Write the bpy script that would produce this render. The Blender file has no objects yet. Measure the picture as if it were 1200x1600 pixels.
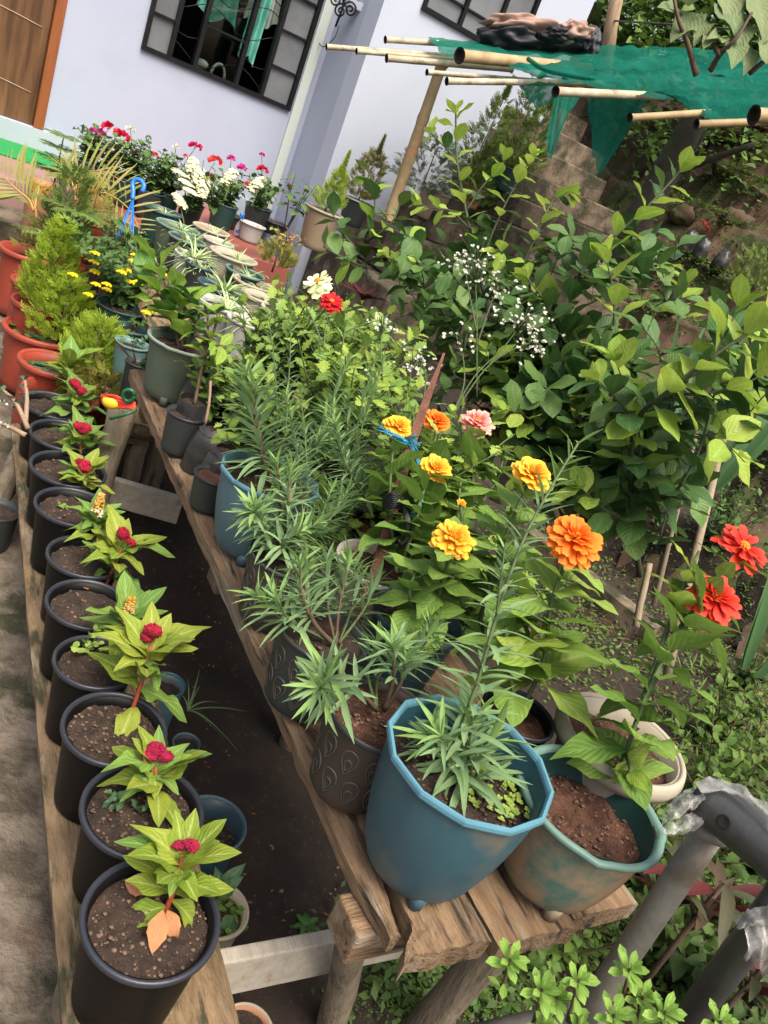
import bpy, math, random
import numpy as np
from mathutils import Vector, Matrix, noise
SC = bpy.context.scene
RND = random.Random(11)
# ---------------------------------------------------------------- camera, sky, sun, exposure
FPX, EYE = 1250.0, 1.57
def _up(p, r):
    p, r = math.radians(p), math.radians(r)
    return np.array([math.cos(p)*math.sin(r), math.cos(p)*math.cos(r), math.sin(p)])
_U = _up(23, 23.3)
_fw = np.array([0, 0, -1.0]); _Y = _fw-_U*(_fw@_U); _Y /= np.linalg.norm(_Y); _X = np.cross(_Y, _U)
ROT = np.array([_X, _Y, _U])
cam = bpy.data.cameras.new('camera'); cam_o = bpy.data.objects.new('camera', cam)
SC.collection.objects.link(cam_o); SC.camera = cam_o
cam.sensor_fit = 'HORIZONTAL'; cam.sensor_width = 36; cam.lens = 36*FPX/1200
cam.clip_start = .02; cam.clip_end = 300
cam_o.matrix_world = Matrix.Translation((0, 0, EYE)) @ Matrix(ROT.tolist()).to_4x4()
W = bpy.data.worlds.new('World'); SC.world = W; W.use_nodes = True
_nt = W.node_tree; _bg = _nt.nodes['Background']
_sky = _nt.nodes.new('ShaderNodeTexSky'); _sky.sky_type = 'NISHITA'; _sky.sun_disc = False
SUN_AZ, SUN_EL = 142, 62
_sky.sun_elevation = math.radians(SUN_EL); _sky.sun_rotation = math.radians(SUN_AZ)
_sky.air_density = 1.0; _sky.dust_density = 8.0; _sky.ozone_density = 0.3
_nt.links.new(_sky.outputs[0], _bg.inputs[0]); _bg.inputs[1].default_value = 0.12
sun = bpy.data.lights.new('sun', 'SUN'); sun.energy = 1.5; sun.angle = math.radians(36); sun.color = (1, .945, .84)
sun_o = bpy.data.objects.new('sun', sun); SC.collection.objects.link(sun_o)
_a, _e = math.radians(SUN_AZ), math.radians(SUN_EL)
sun_o.rotation_euler = Vector((math.sin(_a)*math.cos(_e), math.cos(_a)*math.cos(_e), math.sin(_e))).to_track_quat('Z', 'Y').to_euler()
SC.view_settings.view_transform = 'Standard'; SC.view_settings.look = 'None'
SC.view_settings.gamma = 1; SC.view_settings.use_curve_mapping = False
SC.view_settings.exposure = 1.42
SC.cycles.max_bounces = 6; SC.cycles.transparent_max_bounces = 8
# ---------------------------------------------------------------- picture point -> place
def ray(px, py): return ROT @ np.array([(px-600)/FPX, -(py-800)/FPX, -1.0])
def onz(px, py, z):
    r = ray(px, py); t = (z-EYE)/r[2]; return Vector((r[0]*t, r[1]*t, z))
def atd(px, py, d):
    r = ray(px, py)*d; return Vector((r[0], r[1], r[2]+EYE))
def onpl(px, py, p0, n):
    r = Vector(ray(px, py)); o = Vector((0, 0, EYE)); return o+r*((p0-o).dot(n)/r.dot(n))
def depth(p): return -float((ROT.T @ np.array([p[0], p[1], p[2]-EYE]))[2])
CAMDIR = Vector(ROT @ np.array([0, 0, 1.0]))   # from the scene towards the eye
# ---------------------------------------------------------------- object helpers
COL = SC.collection.objects
def tag(o, label, cat=None, group=None, kind=None):
    if label: o['label'] = label
    if cat: o['category'] = cat
    if group: o['group'] = group
    if kind: o['kind'] = kind
    return o
def thing(name, loc, label, cat, group=None, rot=0):
    o = bpy.data.objects.new(name, None); COL.link(o); o.empty_display_size = .02
    o.matrix_world = Matrix.Translation(loc) @ Matrix.Rotation(rot, 4, 'Z')
    return tag(o, label, cat, group)
class MB:
    def __init__(s): s.v = []; s.f = []; s.m = []; s.uv = []
    def add(s, vs, fs, mi=0, uv=None):
        b = len(s.v); s.v.extend(vs); s.f.extend([tuple(i+b for i in f) for f in fs]); s.m.extend([mi]*len(fs))
        s.uv.extend(uv if uv is not None else [(.5, .5)]*len(vs)); return s
    def box(s, c, size, rot=None, mi=0):
        x, y, z = size[0]/2, size[1]/2, size[2]/2
        vs = [Vector((a*x, b*y, d*z)) for a in (-1, 1) for b in (-1, 1) for d in (-1, 1)]
        if rot is not None: vs = [rot @ v for v in vs]
        c = Vector(c)
        return s.add([tuple(v+c) for v in vs], [(0, 1, 3, 2), (4, 6, 7, 5), (0, 4, 5, 1), (2, 3, 7, 6), (0, 2, 6, 4), (1, 5, 7, 3)], mi)
    def tube(s, pts, rad, n=6, mi=0, cap=True):
        pts = [Vector(p) for p in pts]; k = len(pts)
        if not hasattr(rad, '__len__'): rad = [rad]*k
        t0 = (pts[1]-pts[0]).normalized(); a = t0.orthogonal().normalized(); vs = []; uv = []
        for i, p in enumerate(pts):
            t = (pts[min(i+1, k-1)]-pts[max(i-1, 0)]).normalized()
            a = (a-t*a.dot(t)).normalized(); b = t.cross(a)
            for j in range(n):
                w = 2*math.pi*j/n; vs.append(tuple(p+(a*math.cos(w)+b*math.sin(w))*rad[i])); uv.append((j/n, i/k))
        fs = [(i*n+j, i*n+(j+1) % n, (i+1)*n+(j+1) % n, (i+1)*n+j) for i in range(k-1) for j in range(n)]
        if cap: fs += [tuple(range(n-1, -1, -1)), tuple(range((k-1)*n, k*n))]
        return s.add(vs, fs, mi, uv)
    def lathe(s, prof, n=32, mi=0, c=(0, 0, 0), wob=None, M=None):
        vs = []; k = len(prof); c = Vector(c)
        for (r, z) in prof:
            for j in range(n):
                w = 2*math.pi*j/n; rr = r*(wob(w, z) if wob else 1)
                p = Vector((rr*math.cos(w), rr*math.sin(w), z))
                vs.append(tuple((M @ p if M else p)+c))
        fs = [(i*n+j, i*n+(j+1) % n, (i+1)*n+(j+1) % n, (i+1)*n+j) for i in range(k-1) for j in range(n)]
        return s.add(vs, fs, mi)
    def disc(s, r, z, rings=6, n=24, amp=.004, sc=30, seed=0, c=(0, 0), mi=0):
        vs = [(c[0], c[1], z+amp*noise.noise(Vector((seed, 0, z))))]; fs = []
        for i in range(1, rings+1):
            for j in range(n):
                w = 2*math.pi*j/n; x, y = c[0]+r*i/rings*math.cos(w), c[1]+r*i/rings*math.sin(w)
                vs.append((x, y, z+amp*(noise.noise(Vector((x*sc, y*sc, seed)))+.6*noise.noise(Vector((x*sc*2.7, y*sc*2.7, seed+5))))))
        for j in range(n): fs.append((0, 1+j, 1+(j+1) % n))
        for i in range(rings-1):
            for j in range(n):
                a = 1+i*n; fs.append((a+j, a+n+j, a+n+(j+1) % n, a+(j+1) % n))
        return s.add(vs, fs, mi)
    def blob(s, c, size, nu=12, nv=8, amp=.2, sc=3, seed=0, M=None, mi=0):
        vs = []; fs = []; c = Vector(c)
        for i in range(nv+1):
            ph = math.pi*i/nv
            for j in range(nu):
                w = 2*math.pi*j/nu; d = Vector((math.sin(ph)*math.cos(w), math.sin(ph)*math.sin(w), math.cos(ph)))
                k = 1+amp*noise.noise(d*sc+Vector((seed, seed*.7, 0)))
                p = Vector((d.x*size[0], d.y*size[1], d.z*size[2]))*k
                vs.append(tuple((M @ p if M else p)+c))
        for i in range(nv):
            for j in range(nu): fs.append((i*nu+j, (i+1)*nu+j, (i+1)*nu+(j+1) % nu, i*nu+(j+1) % nu))
        return s.add(vs, fs, mi)
    def mesh(s, name, mats, smooth=True):
        me = bpy.data.meshes.new(name); me.from_pydata(s.v, [], s.f)
        for m in (mats if isinstance(mats, (list, tuple)) else [mats]): me.materials.append(m)
        if any(s.m): me.polygons.foreach_set('material_index', s.m)
        if smooth: me.polygons.foreach_set('use_smooth', [True]*len(s.f))
        uvl = me.uv_layers.new(name='UVMap'); idx = np.empty(len(me.loops), dtype=np.int32); me.loops.foreach_get('vertex_index', idx)
        uvl.data.foreach_set('uv', np.array(s.uv, dtype=np.float32)[idx].ravel()); me.update(); return me
    def build(s, name, mats, parent=None, smooth=True, loc=None):
        o = bpy.data.objects.new(name, s.mesh(name, mats, smooth)); COL.link(o)
        if parent is not None: o.parent = parent
        if loc is not None: o.location = loc
        return o
def hardbox(c, size, name, mat, parent=None, bev=.003, rot=None):
    mb = MB().box((0, 0, 0), size); o = mb.build(name, mat, parent, smooth=False)
    if rot is not None: o.matrix_basis = Matrix.Translation(c) @ rot.to_4x4()
    else: o.location = c
    if bev:
        m = o.modifiers.new('b', 'BEVEL'); m.width = bev; m.segments = 2; m.limit_method = 'ANGLE'
    return o
# ---------------------------------------------------------------- materials
def nodes(name):
    m = bpy.data.materials.new(name); m.use_nodes = True; nt = m.node_tree
    return m, nt, nt.nodes['Principled BSDF'], nt.nodes.new, nt.links.new
def mat(name, c1, c2=None, rough=.6, scale=8, bump=0, bscale=60, c3=None, s3=3, t3=(.55, .7), stretch=None, spec=.4, metal=0, detail=6, t12=(.35, .65), coord='Object', c4=None, s4=25, t4=(.6, .7)):
    c1, c2, c3, c4 = [tuple(x*.80 for x in c) if c else c for c in (c1, c2, c3, c4)]
    m, nt, bs, N, L = nodes(name)
    bs.inputs['Roughness'].default_value = rough; bs.inputs['Specular IOR Level'].default_value = spec; bs.inputs['Metallic'].default_value = metal
    tc = N('ShaderNodeTexCoord'); mp = N('ShaderNodeMapping'); L(tc.outputs[coord], mp.inputs[0])
    if stretch: mp.inputs['Scale'].default_value = stretch
    oi = N('ShaderNodeObjectInfo'); va = N('ShaderNodeVectorMath'); va.operation = 'ADD'; L(mp.outputs[0], va.inputs[0])
    sc_ = N('ShaderNodeVectorMath'); sc_.operation = 'SCALE'; sc_.inputs['Scale'].default_value = 17.0
    cx = N('ShaderNodeCombineXYZ')
    for i in range(3): L(oi.outputs['Random'], cx.inputs[i])
    L(cx.outputs[0], sc_.inputs[0]); L(sc_.outputs[0], va.inputs[1]); vec = va.outputs[0]
    def nz(scale, lo, hi, det=detail, seed=0):
        n = N('ShaderNodeTexNoise'); n.inputs['Scale'].default_value = scale; n.inputs['Detail'].default_value = det; n.inputs['Roughness'].default_value = .62; L(vec, n.inputs['Vector'])
        r = N('ShaderNodeMapRange'); r.inputs[1].default_value = lo; r.inputs[2].default_value = hi; L(n.outputs[0], r.inputs[0]); return n, r.outputs[0]
    def mix(f, a, b):
        x = N('ShaderNodeMix'); x.data_type = 'RGBA'; L(f, x.inputs['Factor'])
        for k, c in ((6, a), (7, b)):
            if isinstance(c, tuple): x.inputs[k].default_value = c+(1,)
            else: L(c, x.inputs[k])
        return x.outputs[2]
    col = c1
    if c2: col = mix(nz(scale, *t12)[1], c1, c2)
    if c3: col = mix(nz(s3, *t3)[1], col, c3)
    if c4: col = mix(nz(s4, *t4)[1], col, c4)
    if isinstance(col, tuple): bs.inputs['Base Color'].default_value = col+(1,)
    else: L(col, bs.inputs['Base Color'])
    if bump:
        n, _ = nz(bscale, 0, 1); b = N('ShaderNodeBump'); b.inputs['Strength'].default_value = bump; b.inputs['Distance'].default_value = .01
        L(n.outputs[0], b.inputs['Height']); L(b.outputs[0], bs.inputs['Normal'])
    return m
def leafmat(name, ca, cb, vein=None, rough=.42, trans=.3, tip=None, stripe=None, bumpy=.25, spot=None):
    m, nt, bs, N, L = nodes(name)
    bs.inputs['Roughness'].default_value = min(.65, rough+.1); bs.inputs['Specular IOR Level'].default_value = .22
    if 'petal' not in name: ca, cb = [(min(.6, c[0]*1.2), min(.6, c[1]*1.06), c[2]*.9) for c in (ca, cb)]
    oi = N('ShaderNodeObjectInfo'); ge = N('ShaderNodeNewGeometry'); ad = N('ShaderNodeMath'); ad.operation = 'ADD'
    L(oi.outputs['Random'], ad.inputs[0]); L(ge.outputs['Random Per Island'], ad.inputs[1])
    fr = N('ShaderNodeMath'); fr.operation = 'FRACT'; L(ad.outputs[0], fr.inputs[0])
    def mix(f, a, b):
        x = N('ShaderNodeMix'); x.data_type = 'RGBA'; L(f, x.inputs['Factor'])
        for k, c in ((6, a), (7, b)):
            if isinstance(c, tuple): x.inputs[k].default_value = c+(1,)
            else: L(c, x.inputs[k])
        return x.outputs[2]
    col = mix(fr.outputs[0], ca, cb)
    uv = N('ShaderNodeUVMap'); sp = N('ShaderNodeSeparateXYZ'); L(uv.outputs[0], sp.inputs[0])
    ab = N('ShaderNodeMath'); ab.operation = 'SUBTRACT'; ab.inputs[1].default_value = .5; L(sp.outputs[0], ab.inputs[0])
    a2 = N('ShaderNodeMath'); a2.operation = 'ABSOLUTE'; L(ab.outputs[0], a2.inputs[0])
    def rng(src, lo, hi, o0=0, o1=1):
        r = N('ShaderNodeMapRange'); r.inputs[1].default_value = lo; r.inputs[2].default_value = hi; r.inputs[3].default_value = o0; r.inputs[4].default_value = o1; L(src, r.inputs[0]); return r.outputs[0]
    tc = N('ShaderNodeTexCoord'); nz = N('ShaderNodeTexNoise'); nz.inputs['Scale'].default_value = 5; nz.inputs['Detail'].default_value = 5; L(uv.outputs[0], nz.inputs['Vector'])
    dk = N('ShaderNodeMix'); dk.data_type = 'RGBA'; dk.blend_type = 'MULTIPLY'; L(rng(nz.outputs[0], .35, .65, 0, .45), dk.inputs['Factor'])
    if isinstance(col, tuple): dk.inputs[6].default_value = col+(1,)
    else: L(col, dk.inputs[6])
    dk.inputs[7].default_value = (.6, .62, .5, 1); col = dk.outputs[2]
    if tip: col = mix(rng(sp.outputs[1], .45, 1.0), col, tip)
    if stripe: col = mix(rng(a2.outputs[0], .12, .3), stripe, col)
    h = None
    if vein:
        col = mix(rng(a2.outputs[0], .0, .07, .8, 0), col, vein)
        k = N('ShaderNodeMath'); k.operation = 'MULTIPLY'; k.inputs[1].default_value = .7; L(a2.outputs[0], k.inputs[0])
        s_ = N('ShaderNodeMath'); s_.operation = 'SUBTRACT'; L(sp.outputs[1], s_.inputs[0]); L(k.outputs[0], s_.inputs[1])
        w = N('ShaderNodeMath'); w.operation = 'MULTIPLY'; w.inputs[1].default_value = 52; L(s_.outputs[0], w.inputs[0])
        sn = N('ShaderNodeMath'); sn.operation = 'SINE'; L(w.outputs[0], sn.inputs[0])
        col = mix(rng(sn.outputs[0], .7, 1, 0, .2), col, vein); h = sn.outputs[0]
    if spot: col = mix(rng(nz.outputs[0], .66, .70), col, spot)
    L(col, bs.inputs['Base Color'])
    if h is not None:
        b = N('ShaderNodeBump'); b.inputs['Strength'].default_value = bumpy; b.inputs['Distance'].default_value = .002; L(h, b.inputs['Height']); L(b.outputs[0], bs.inputs['Normal'])
    tr = N('ShaderNodeBsdfTranslucent'); L(col, tr.inputs[0]); mx = N('ShaderNodeMixShader'); mx.inputs[0].default_value = trans
    L(bs.outputs[0], mx.inputs[1]); L(tr.outputs[0], mx.inputs[2]); L(mx.outputs[0], nt.nodes['Material Output'].inputs[0])
    return m
WOOD = mat('weathered wood', (.38, .25, .14), (.19, .115, .062), .95, 6, 1.2, 22, c3=(.05, .034, .022), s3=3.4, t3=(.55, .63), stretch=(11, 1.4, 11), c4=(.38, .32, .23), s4=2.2, t4=(.56, .66), detail=10)
WOODM = mat('mossy wood', (.33, .225, .125), (.155, .105, .055), .95, 6, 1.0, 30, c3=(.06, .06, .028), s3=4.5, t3=(.50, .60), stretch=(7, 1.6, 7), c4=(.36, .30, .20), s4=3.2, t4=(.56, .68), detail=9)
WOODP = mat('pale sawn board', (.56, .51, .42), (.42, .38, .30), .85, 6, .6, 40, c3=(.34, .20, .09), s3=3, t3=(.6, .8), stretch=(1, 7, 7))
BARK = mat('grey log', (.29, .235, .16), (.15, .12, .08), .9, 6, .9, 25, c3=(.06, .06, .04), s3=5, stretch=(5, 5, 1))
BAMB = mat('dry bamboo', (.50, .45, .33), (.33, .27, .17), .6, 14, .4, 40, c3=(.16, .12, .075), s3=9, t3=(.56, .70), stretch=(1, 1, 1), c4=(.66, .62, .52), s4=6)
BAMBG = mat('weathered bamboo', (.40, .30, .155), (.27, .185, .085), .6, 9, .3, 30, c3=(.10, .07, .04), s3=5, t3=(.55, .75), c4=(.33, .15, .06), s4=4)
HOLE = mat('bamboo hollow', (.012, .01, .008), None, .9)
SOIL = mat('potting soil', (.060, .037, .025), (.022, .014, .010), .95, 30, 1.0, 110, c3=(.14, .085, .055), s3=130, t3=(.6, .7))
SOILR = mat('red loam', (.135, .058, .034), (.055, .023, .014), .95, 30, 1.0, 100, c3=(.25, .14, .09), s3=100, t3=(.6, .7))
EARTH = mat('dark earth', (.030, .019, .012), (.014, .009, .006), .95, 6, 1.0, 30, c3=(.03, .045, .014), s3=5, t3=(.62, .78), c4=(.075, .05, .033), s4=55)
BANK = mat('earth bank', (.11, .064, .038), (.055, .034, .02), .95, 4, 1.2, 18, c3=(.05, .075, .018), s3=2.6, t3=(.48, .62), c4=(.05, .035, .022), s4=7, t4=(.55, .7))
CONC = mat('stained concrete', (.25, .205, .155), (.115, .093, .068), .95, 11, 1.2, 60, t12=(.42, .6), spec=.15, c3=(.06, .06, .036), s3=6.5, t3=(.50, .62), c4=(.24, .16, .115), s4=4.2, t4=(.58, .72), coord='Object', detail=9)
STEPM = mat('damp step concrete', (.18, .14, .095), (.075, .056, .036), .95, 7, .9, 40, t12=(.4, .6), c3=(.034, .034, .016), s3=4.5, t3=(.48, .60), c4=(.25, .205, .15), s4=5, t4=(.6, .68))
REDFL = mat('red oxide floor', (.30, .085, .065), (.24, .07, .055), .5, 5, .1, 50)
PINKF = mat('faded red floor', (.30, .18, .165), (.25, .15, .135), .7, 6, .1)
MATG = mat('green turf mat', (.012, .30, .07), (.01, .24, .05), .95, 120, .6, 300)
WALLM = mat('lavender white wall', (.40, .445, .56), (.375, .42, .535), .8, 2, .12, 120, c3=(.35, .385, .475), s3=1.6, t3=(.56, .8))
WALL_LIT = mat('lit white wall', (.49, .54, .64), (.465, .515, .615), .8, 2, .12, 120, c3=(.42, .46, .55), s3=1.5, t3=(.57, .8))  # lighter copy of the wall colour: brighter light without eaves painted in
PLINTH = mat('plinth paint', (.42, .48, .54), (.38, .44, .49), .7, 3)
STRIPW = mat('pale green trim', (.54, .62, .57), None, .7)
DOORW = mat('door veneer', (.19, .095, .042), (.075, .034, .015), .4, 3, .08, 30, stretch=(6, 6, .55))
DOORF = mat('door frame wood', (.29, .092, .028), (.23, .07, .02), .45, 5, .05, stretch=(6, 6, .6))
BLACKM = mat('black painted steel', (.008, .009, .010), (.014, .015, .016), .5, 20, spec=.12)
PANE = mat('dark pane', (.02, .024, .026), None, .06, spec=.6)
PANEF = mat('pane with painted reflection', (.20, .215, .23), (.12, .13, .14), .12, 2.2, spec=.6)  # pale mottled tone is the reflection, painted into the base colour
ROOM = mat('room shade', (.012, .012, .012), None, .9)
CURT = mat('aqua curtain', (.16, .52, .43), (.10, .40, .33), .8, 14)
CURTP = mat('pale patterned curtain', (.42, .50, .44), (.30, .36, .32), .8, 18)
STEEL = mat('worn steel tube', (.25, .24, .205), (.165, .16, .135), .5, 12, .2, 60, c3=(.125, .08, .05), s3=6, t3=(.58, .74), metal=.15)
STEELD = mat('dark steel tube', (.085, .085, .082), (.055, .055, .052), .38, 9, .15, 60, c3=(.085, .058, .04), s3=6, t3=(.58, .74), metal=.4)
def plastic(n, c, dirt=(.20, .15, .10), dt=(.6, .78), rough=.45, s=5, spec=.35): 
    c2 = tuple(x*.82 for x in c); return mat(n, c, c2, rough, 7, .05, 60, c3=dirt, s3=s, t3=dt, spec=spec, c4=tuple(min(1, x*.85+.014) for x in c), s4=38, t4=(.62, .74))
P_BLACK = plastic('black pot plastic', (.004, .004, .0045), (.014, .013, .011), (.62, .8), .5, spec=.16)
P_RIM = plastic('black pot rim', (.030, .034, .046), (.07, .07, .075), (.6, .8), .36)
P_BLUE = plastic('blue pot plastic', (.046, .110, .142), (.17, .145, .10), (.54, .70), .42)
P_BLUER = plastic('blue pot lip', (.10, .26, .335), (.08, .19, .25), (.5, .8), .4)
P_BLUEG = plastic('grey blue plastic', (.09, .165, .20), (.12, .12, .105), (.5, .75), .5)
P_TEAL = plastic('mud stained green plastic', (.075, .165, .14), (.33, .225, .135), (.36, .54), .6, 11)
P_TEALIN = plastic('clean shaded inner green plastic', (.022, .075, .066), (.06, .06, .04), (.6, .8), .5)  # no mud inside; the darker green has the unlit inside's shade painted in
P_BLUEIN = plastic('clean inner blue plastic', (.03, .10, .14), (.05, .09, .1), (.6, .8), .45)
P_TEALR = plastic('green pot lip', (.14, .25, .205), (.12, .18, .15), (.55, .8), .5)
P_BROWN = plastic('brown pot plastic', (.056, .042, .036), (.08, .06, .05), (.5, .8), .5)
P_GREY = plastic('dark grey plastic', (.036, .042, .042), (.06, .055, .048), (.55, .8), .5)
P_MOTIF = plastic('droplet relief', (.088, .080, .072), (.08, .07, .06), (.5, .8), .5)
P_GREEN = plastic('dark green plastic', (.018, .058, .048), (.05, .06, .05), (.6, .8), .45)
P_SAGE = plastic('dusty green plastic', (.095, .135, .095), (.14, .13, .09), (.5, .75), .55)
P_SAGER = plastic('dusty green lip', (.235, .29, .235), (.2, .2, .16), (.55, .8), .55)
P_RED = plastic('terracotta red plastic', (.33, .055, .030), (.30, .06, .04), (.5, .8), .5)
P_TERRA = plastic('pale terracotta', (.40, .20, .11), (.3, .16, .1), (.5, .8), .7)
P_CREAM = plastic('cream pot', (.42, .375, .285), (.30, .24, .15), (.55, .75), .6)
P_WHITE = plastic('white pot', (.46, .46, .43), (.33, .30, .24), (.6, .8), .6)
P_BEIGE = plastic('beige pot', (.31, .235, .155), (.30, .2, .12), (.5, .8), .6)
P_NAVY = plastic('navy lip plastic', (.035, .075, .10), (.08, .1, .11), (.5, .8), .4)
P_TEALB = plastic('pale teal pot', (.13, .24, .235), (.14, .2, .17), (.5, .8), .5)
BAGM = mat('black poly bag', (.018, .019, .020), (.045, .044, .042), .42, 9, .7, 14, c3=(.075, .065, .055), s3=4, t3=(.55, .75))
TEALP = mat('teal plastic edge', (.03, .13, .17), None, .4)
GREENP = mat('green plastic', (.012, .11, .04), None, .35)
BLUEP = mat('blue plastic', (.02, .17, .60), None, .35)
STRING = mat('blue raffia', (.02, .21, .34), (.03, .29, .42), .6, 60)
BPL = mat('black plastic strip', (.012, .012, .013), None, .3, bump=.5)
STAKE = mat('split red stake', (.165, .068, .040), (.10, .04, .025), .85, 6, .5, 40, stretch=(6, 6, 1))
ORANGE = mat('orange plastic cord', (.72, .10, .03), (.8, .06, .04), .5, 30)
YELLP = mat('yellow plastic', (.80, .50, .02), None, .5)
JNAVY = mat('dark quilted fabric', (.030, .028, .040), (.014, .013, .018), .6, 14, .6, 12)
JTAN = mat('tan pink lining', (.42, .27, .21), (.28, .17, .135), .85, 8, .6, 12)
def netmat():
    m, nt, bs, N, L = nodes('green shade net'); tc = N('ShaderNodeTexCoord'); nz = N('ShaderNodeTexNoise'); nz.inputs['Scale'].default_value = 3; nz.inputs['Detail'].default_value = 4
    L(tc.outputs['Object'], nz.inputs['Vector']); r = N('ShaderNodeValToRGB'); L(nz.outputs[0], r.inputs[0])
    r.color_ramp.elements[0].position = .3; r.color_ramp.elements[0].color = (.008, .115, .08, 1); r.color_ramp.elements[1].position = .7; r.color_ramp.elements[1].color = (.018, .20, .145, 1)
    wv = N('ShaderNodeTexWave'); wv.inputs['Scale'].default_value = 75; wv.inputs['Distortion'].default_value = 2.5; wv.inputs['Detail Scale'].default_value = 3; L(tc.outputs['Object'], wv.inputs['Vector'])
    L(r.outputs[0], bs.inputs['Base Color']); bs.inputs['Roughness'].default_value = 1.0; bs.inputs['Specular IOR Level'].default_value = .0
    tr = N('ShaderNodeBsdfTranslucent'); L(r.outputs[0], tr.inputs[0]); m1 = N('ShaderNodeMixShader'); m1.inputs[0].default_value = .5; L(bs.outputs[0], m1.inputs[1]); L(tr.outputs[0], m1.inputs[2])
    tp = N('ShaderNodeBsdfTransparent'); m2 = N('ShaderNodeMixShader'); mr = N('ShaderNodeMapRange'); mr.inputs[3].default_value = .04; mr.inputs[4].default_value = .30; L(wv.outputs[0], mr.inputs[0]); L(mr.outputs[0], m2.inputs[0])
    L(m1.outputs[0], m2.inputs[1]); L(tp.outputs[0], m2.inputs[2]); L(m2.outputs[0], nt.nodes['Material Output'].inputs[0]); return m
NET = netmat()
def clearmat():
    m, nt, bs, N, L = nodes('clear wrap'); bs.inputs['Base Color'].default_value = (.42, .42, .39, 1); bs.inputs['Roughness'].default_value = .3; bs.inputs['Specular IOR Level'].default_value = .6
    tp = N('ShaderNodeBsdfTransparent'); mx = N('ShaderNodeMixShader'); nz = N('ShaderNodeTexNoise'); nz.inputs['Scale'].default_value = 5; nz.inputs['Detail'].default_value = 2
    mr = N('ShaderNodeMapRange'); mr.inputs[1].default_value = .35; mr.inputs[2].default_value = .65; mr.inputs[3].default_value = .45; mr.inputs[4].default_value = .75; L(nz.outputs[0], mr.inputs[0]); L(mr.outputs[0], mx.inputs[0])
    L(bs.outputs[0], mx.inputs[1]); L(tp.outputs[0], mx.inputs[2]); L(mx.outputs[0], nt.nodes['Material Output'].inputs[0])
    b = N('ShaderNodeBump'); b.inputs['Strength'].default_value = .12; b.inputs['Distance'].default_value = .003; L(nz.outputs[0], b.inputs['Height']); L(b.outputs[0], bs.inputs['Normal']); return m
CLEAR = clearmat()
STEMG = mat('green stem', (.085, .13, .04), (.06, .09, .03), .6, 30)
STEMB = mat('brown stem', (.115, .075, .045), (.07, .045, .028), .8, 30, .3)
STEMR = mat('red stem', (.34, .065, .03), (.28, .05, .03), .5, 20)
STEMD = mat('dark citrus stem', (.055, .075, .03), (.04, .05, .025), .7, 30)
TRUNKD = mat('mossy trunk', (.045, .038, .026), (.025, .02, .015), .95, 9, .9, 20, c3=(.05, .06, .02), s3=5)
LM = {}
def deflm(k, *a, **kw): LM[k] = leafmat(k+' leaf', *a, **kw)
deflm('citrus', (.038, .108, .036), (.090, .175, .050), (.085, .16, .055), .30, .22, spot=(.17, .12, .035))
deflm('citrus young', (.18, .33, .045), (.29, .42, .085), (.3, .42, .13), .38, .38)
deflm('celosia', (.145, .25, .034), (.23, .31, .048), (.38, .44, .14), .45, .32, spot=(.17, .12, .035))
deflm('celosia green', (.10, .23, .06), (.16, .30, .065), (.3, .4, .15), .45, .32, spot=(.17, .12, .035))
deflm('celosia faded', (.36, .20, .09), (.42, .22, .13), (.4, .17, .11), .55, .3)
deflm('lance', (.135, .26, .135), (.195, .33, .185), (.2, .34, .18), .55, .3, bumpy=.1)
deflm('lance young', (.16, .31, .10), (.2, .36, .14), (.26, .38, .14), .5, .3, bumpy=.1)
deflm('zinnia', (.10, .21, .045), (.16, .285, .065), (.18, .3, .09), .5, .3, spot=(.20, .15, .04))
deflm('zinnia young', (.20, .33, .05), (.26, .38, .08), (.3, .42, .12), .5, .36)
deflm('zinnia pale', (.16, .30, .06), (.23, .36, .08), (.34, .42, .15), .5, .36, spot=(.16, .15, .03))
deflm('dahlia', (.12, .24, .055), (.18, .31, .08), (.2, .33, .1), .5, .3, spot=(.17, .12, .035))
deflm('dahlia young', (.21, .34, .055), (.27, .40, .09), (.3, .43, .14), .5, .36)
deflm('hib', (.035, .115, .03), (.06, .16, .035), (.12, .22, .07), .26, .22, spot=(.17, .12, .035))
deflm('hib young', (.17, .33, .045), (.22, .38, .07), (.3, .42, .12), .32, .34)
deflm('poin', (.14, .27, .04), (.22, .35, .06), (.3, .42, .12), .45, .35)
deflm('ger', (.045, .115, .035), (.085, .165, .05), (.1, .18, .07), .55, .2)
deflm('spider', (.14, .26, .07), (.2, .33, .10), None, .5, .25, stripe=(.46, .55, .34))
deflm('thuja', (.19, .32, .035), (.30, .44, .05), None, .6, .5, tip=(.42, .56, .08))
deflm('thuja dark', (.075, .14, .035), (.12, .19, .045), None, .6, .25)
deflm('thuja olive', (.15, .17, .04), (.21, .225, .055), None, .6, .25)
deflm('juniper', (.11, .165, .125), (.16, .215, .16), None, .6, .2)
deflm('norfolk', (.08, .165, .04), (.14, .23, .06), None, .55, .25)
deflm('palm', (.20, .25, .075), (.28, .29, .12), None, .5, .3)
deflm('palm gold', (.30, .19, .02), (.25, .20, .03), None, .5, .3)
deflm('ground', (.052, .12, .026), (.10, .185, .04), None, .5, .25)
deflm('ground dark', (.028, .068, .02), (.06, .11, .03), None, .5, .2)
deflm('azalea', (.15, .31, .06), (.21, .38, .09), (.26, .42, .14), .38, .32)
deflm('glad', (.055, .14, .06), (.075, .17, .08), None, .45, .25)
deflm('cordy', (.030, .045, .022), (.05, .035, .025), None, .5, .1)
deflm('cordy red', (.035, .010, .010), (.06, .012, .014), None, .5, .1)
deflm('bigleaf', (.10, .17, .085), (.15, .21, .105), (.16, .22, .12), .5, .25)
deflm('litter', (.10, .06, .035), (.20, .12, .06), None, .8, .1)
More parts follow.
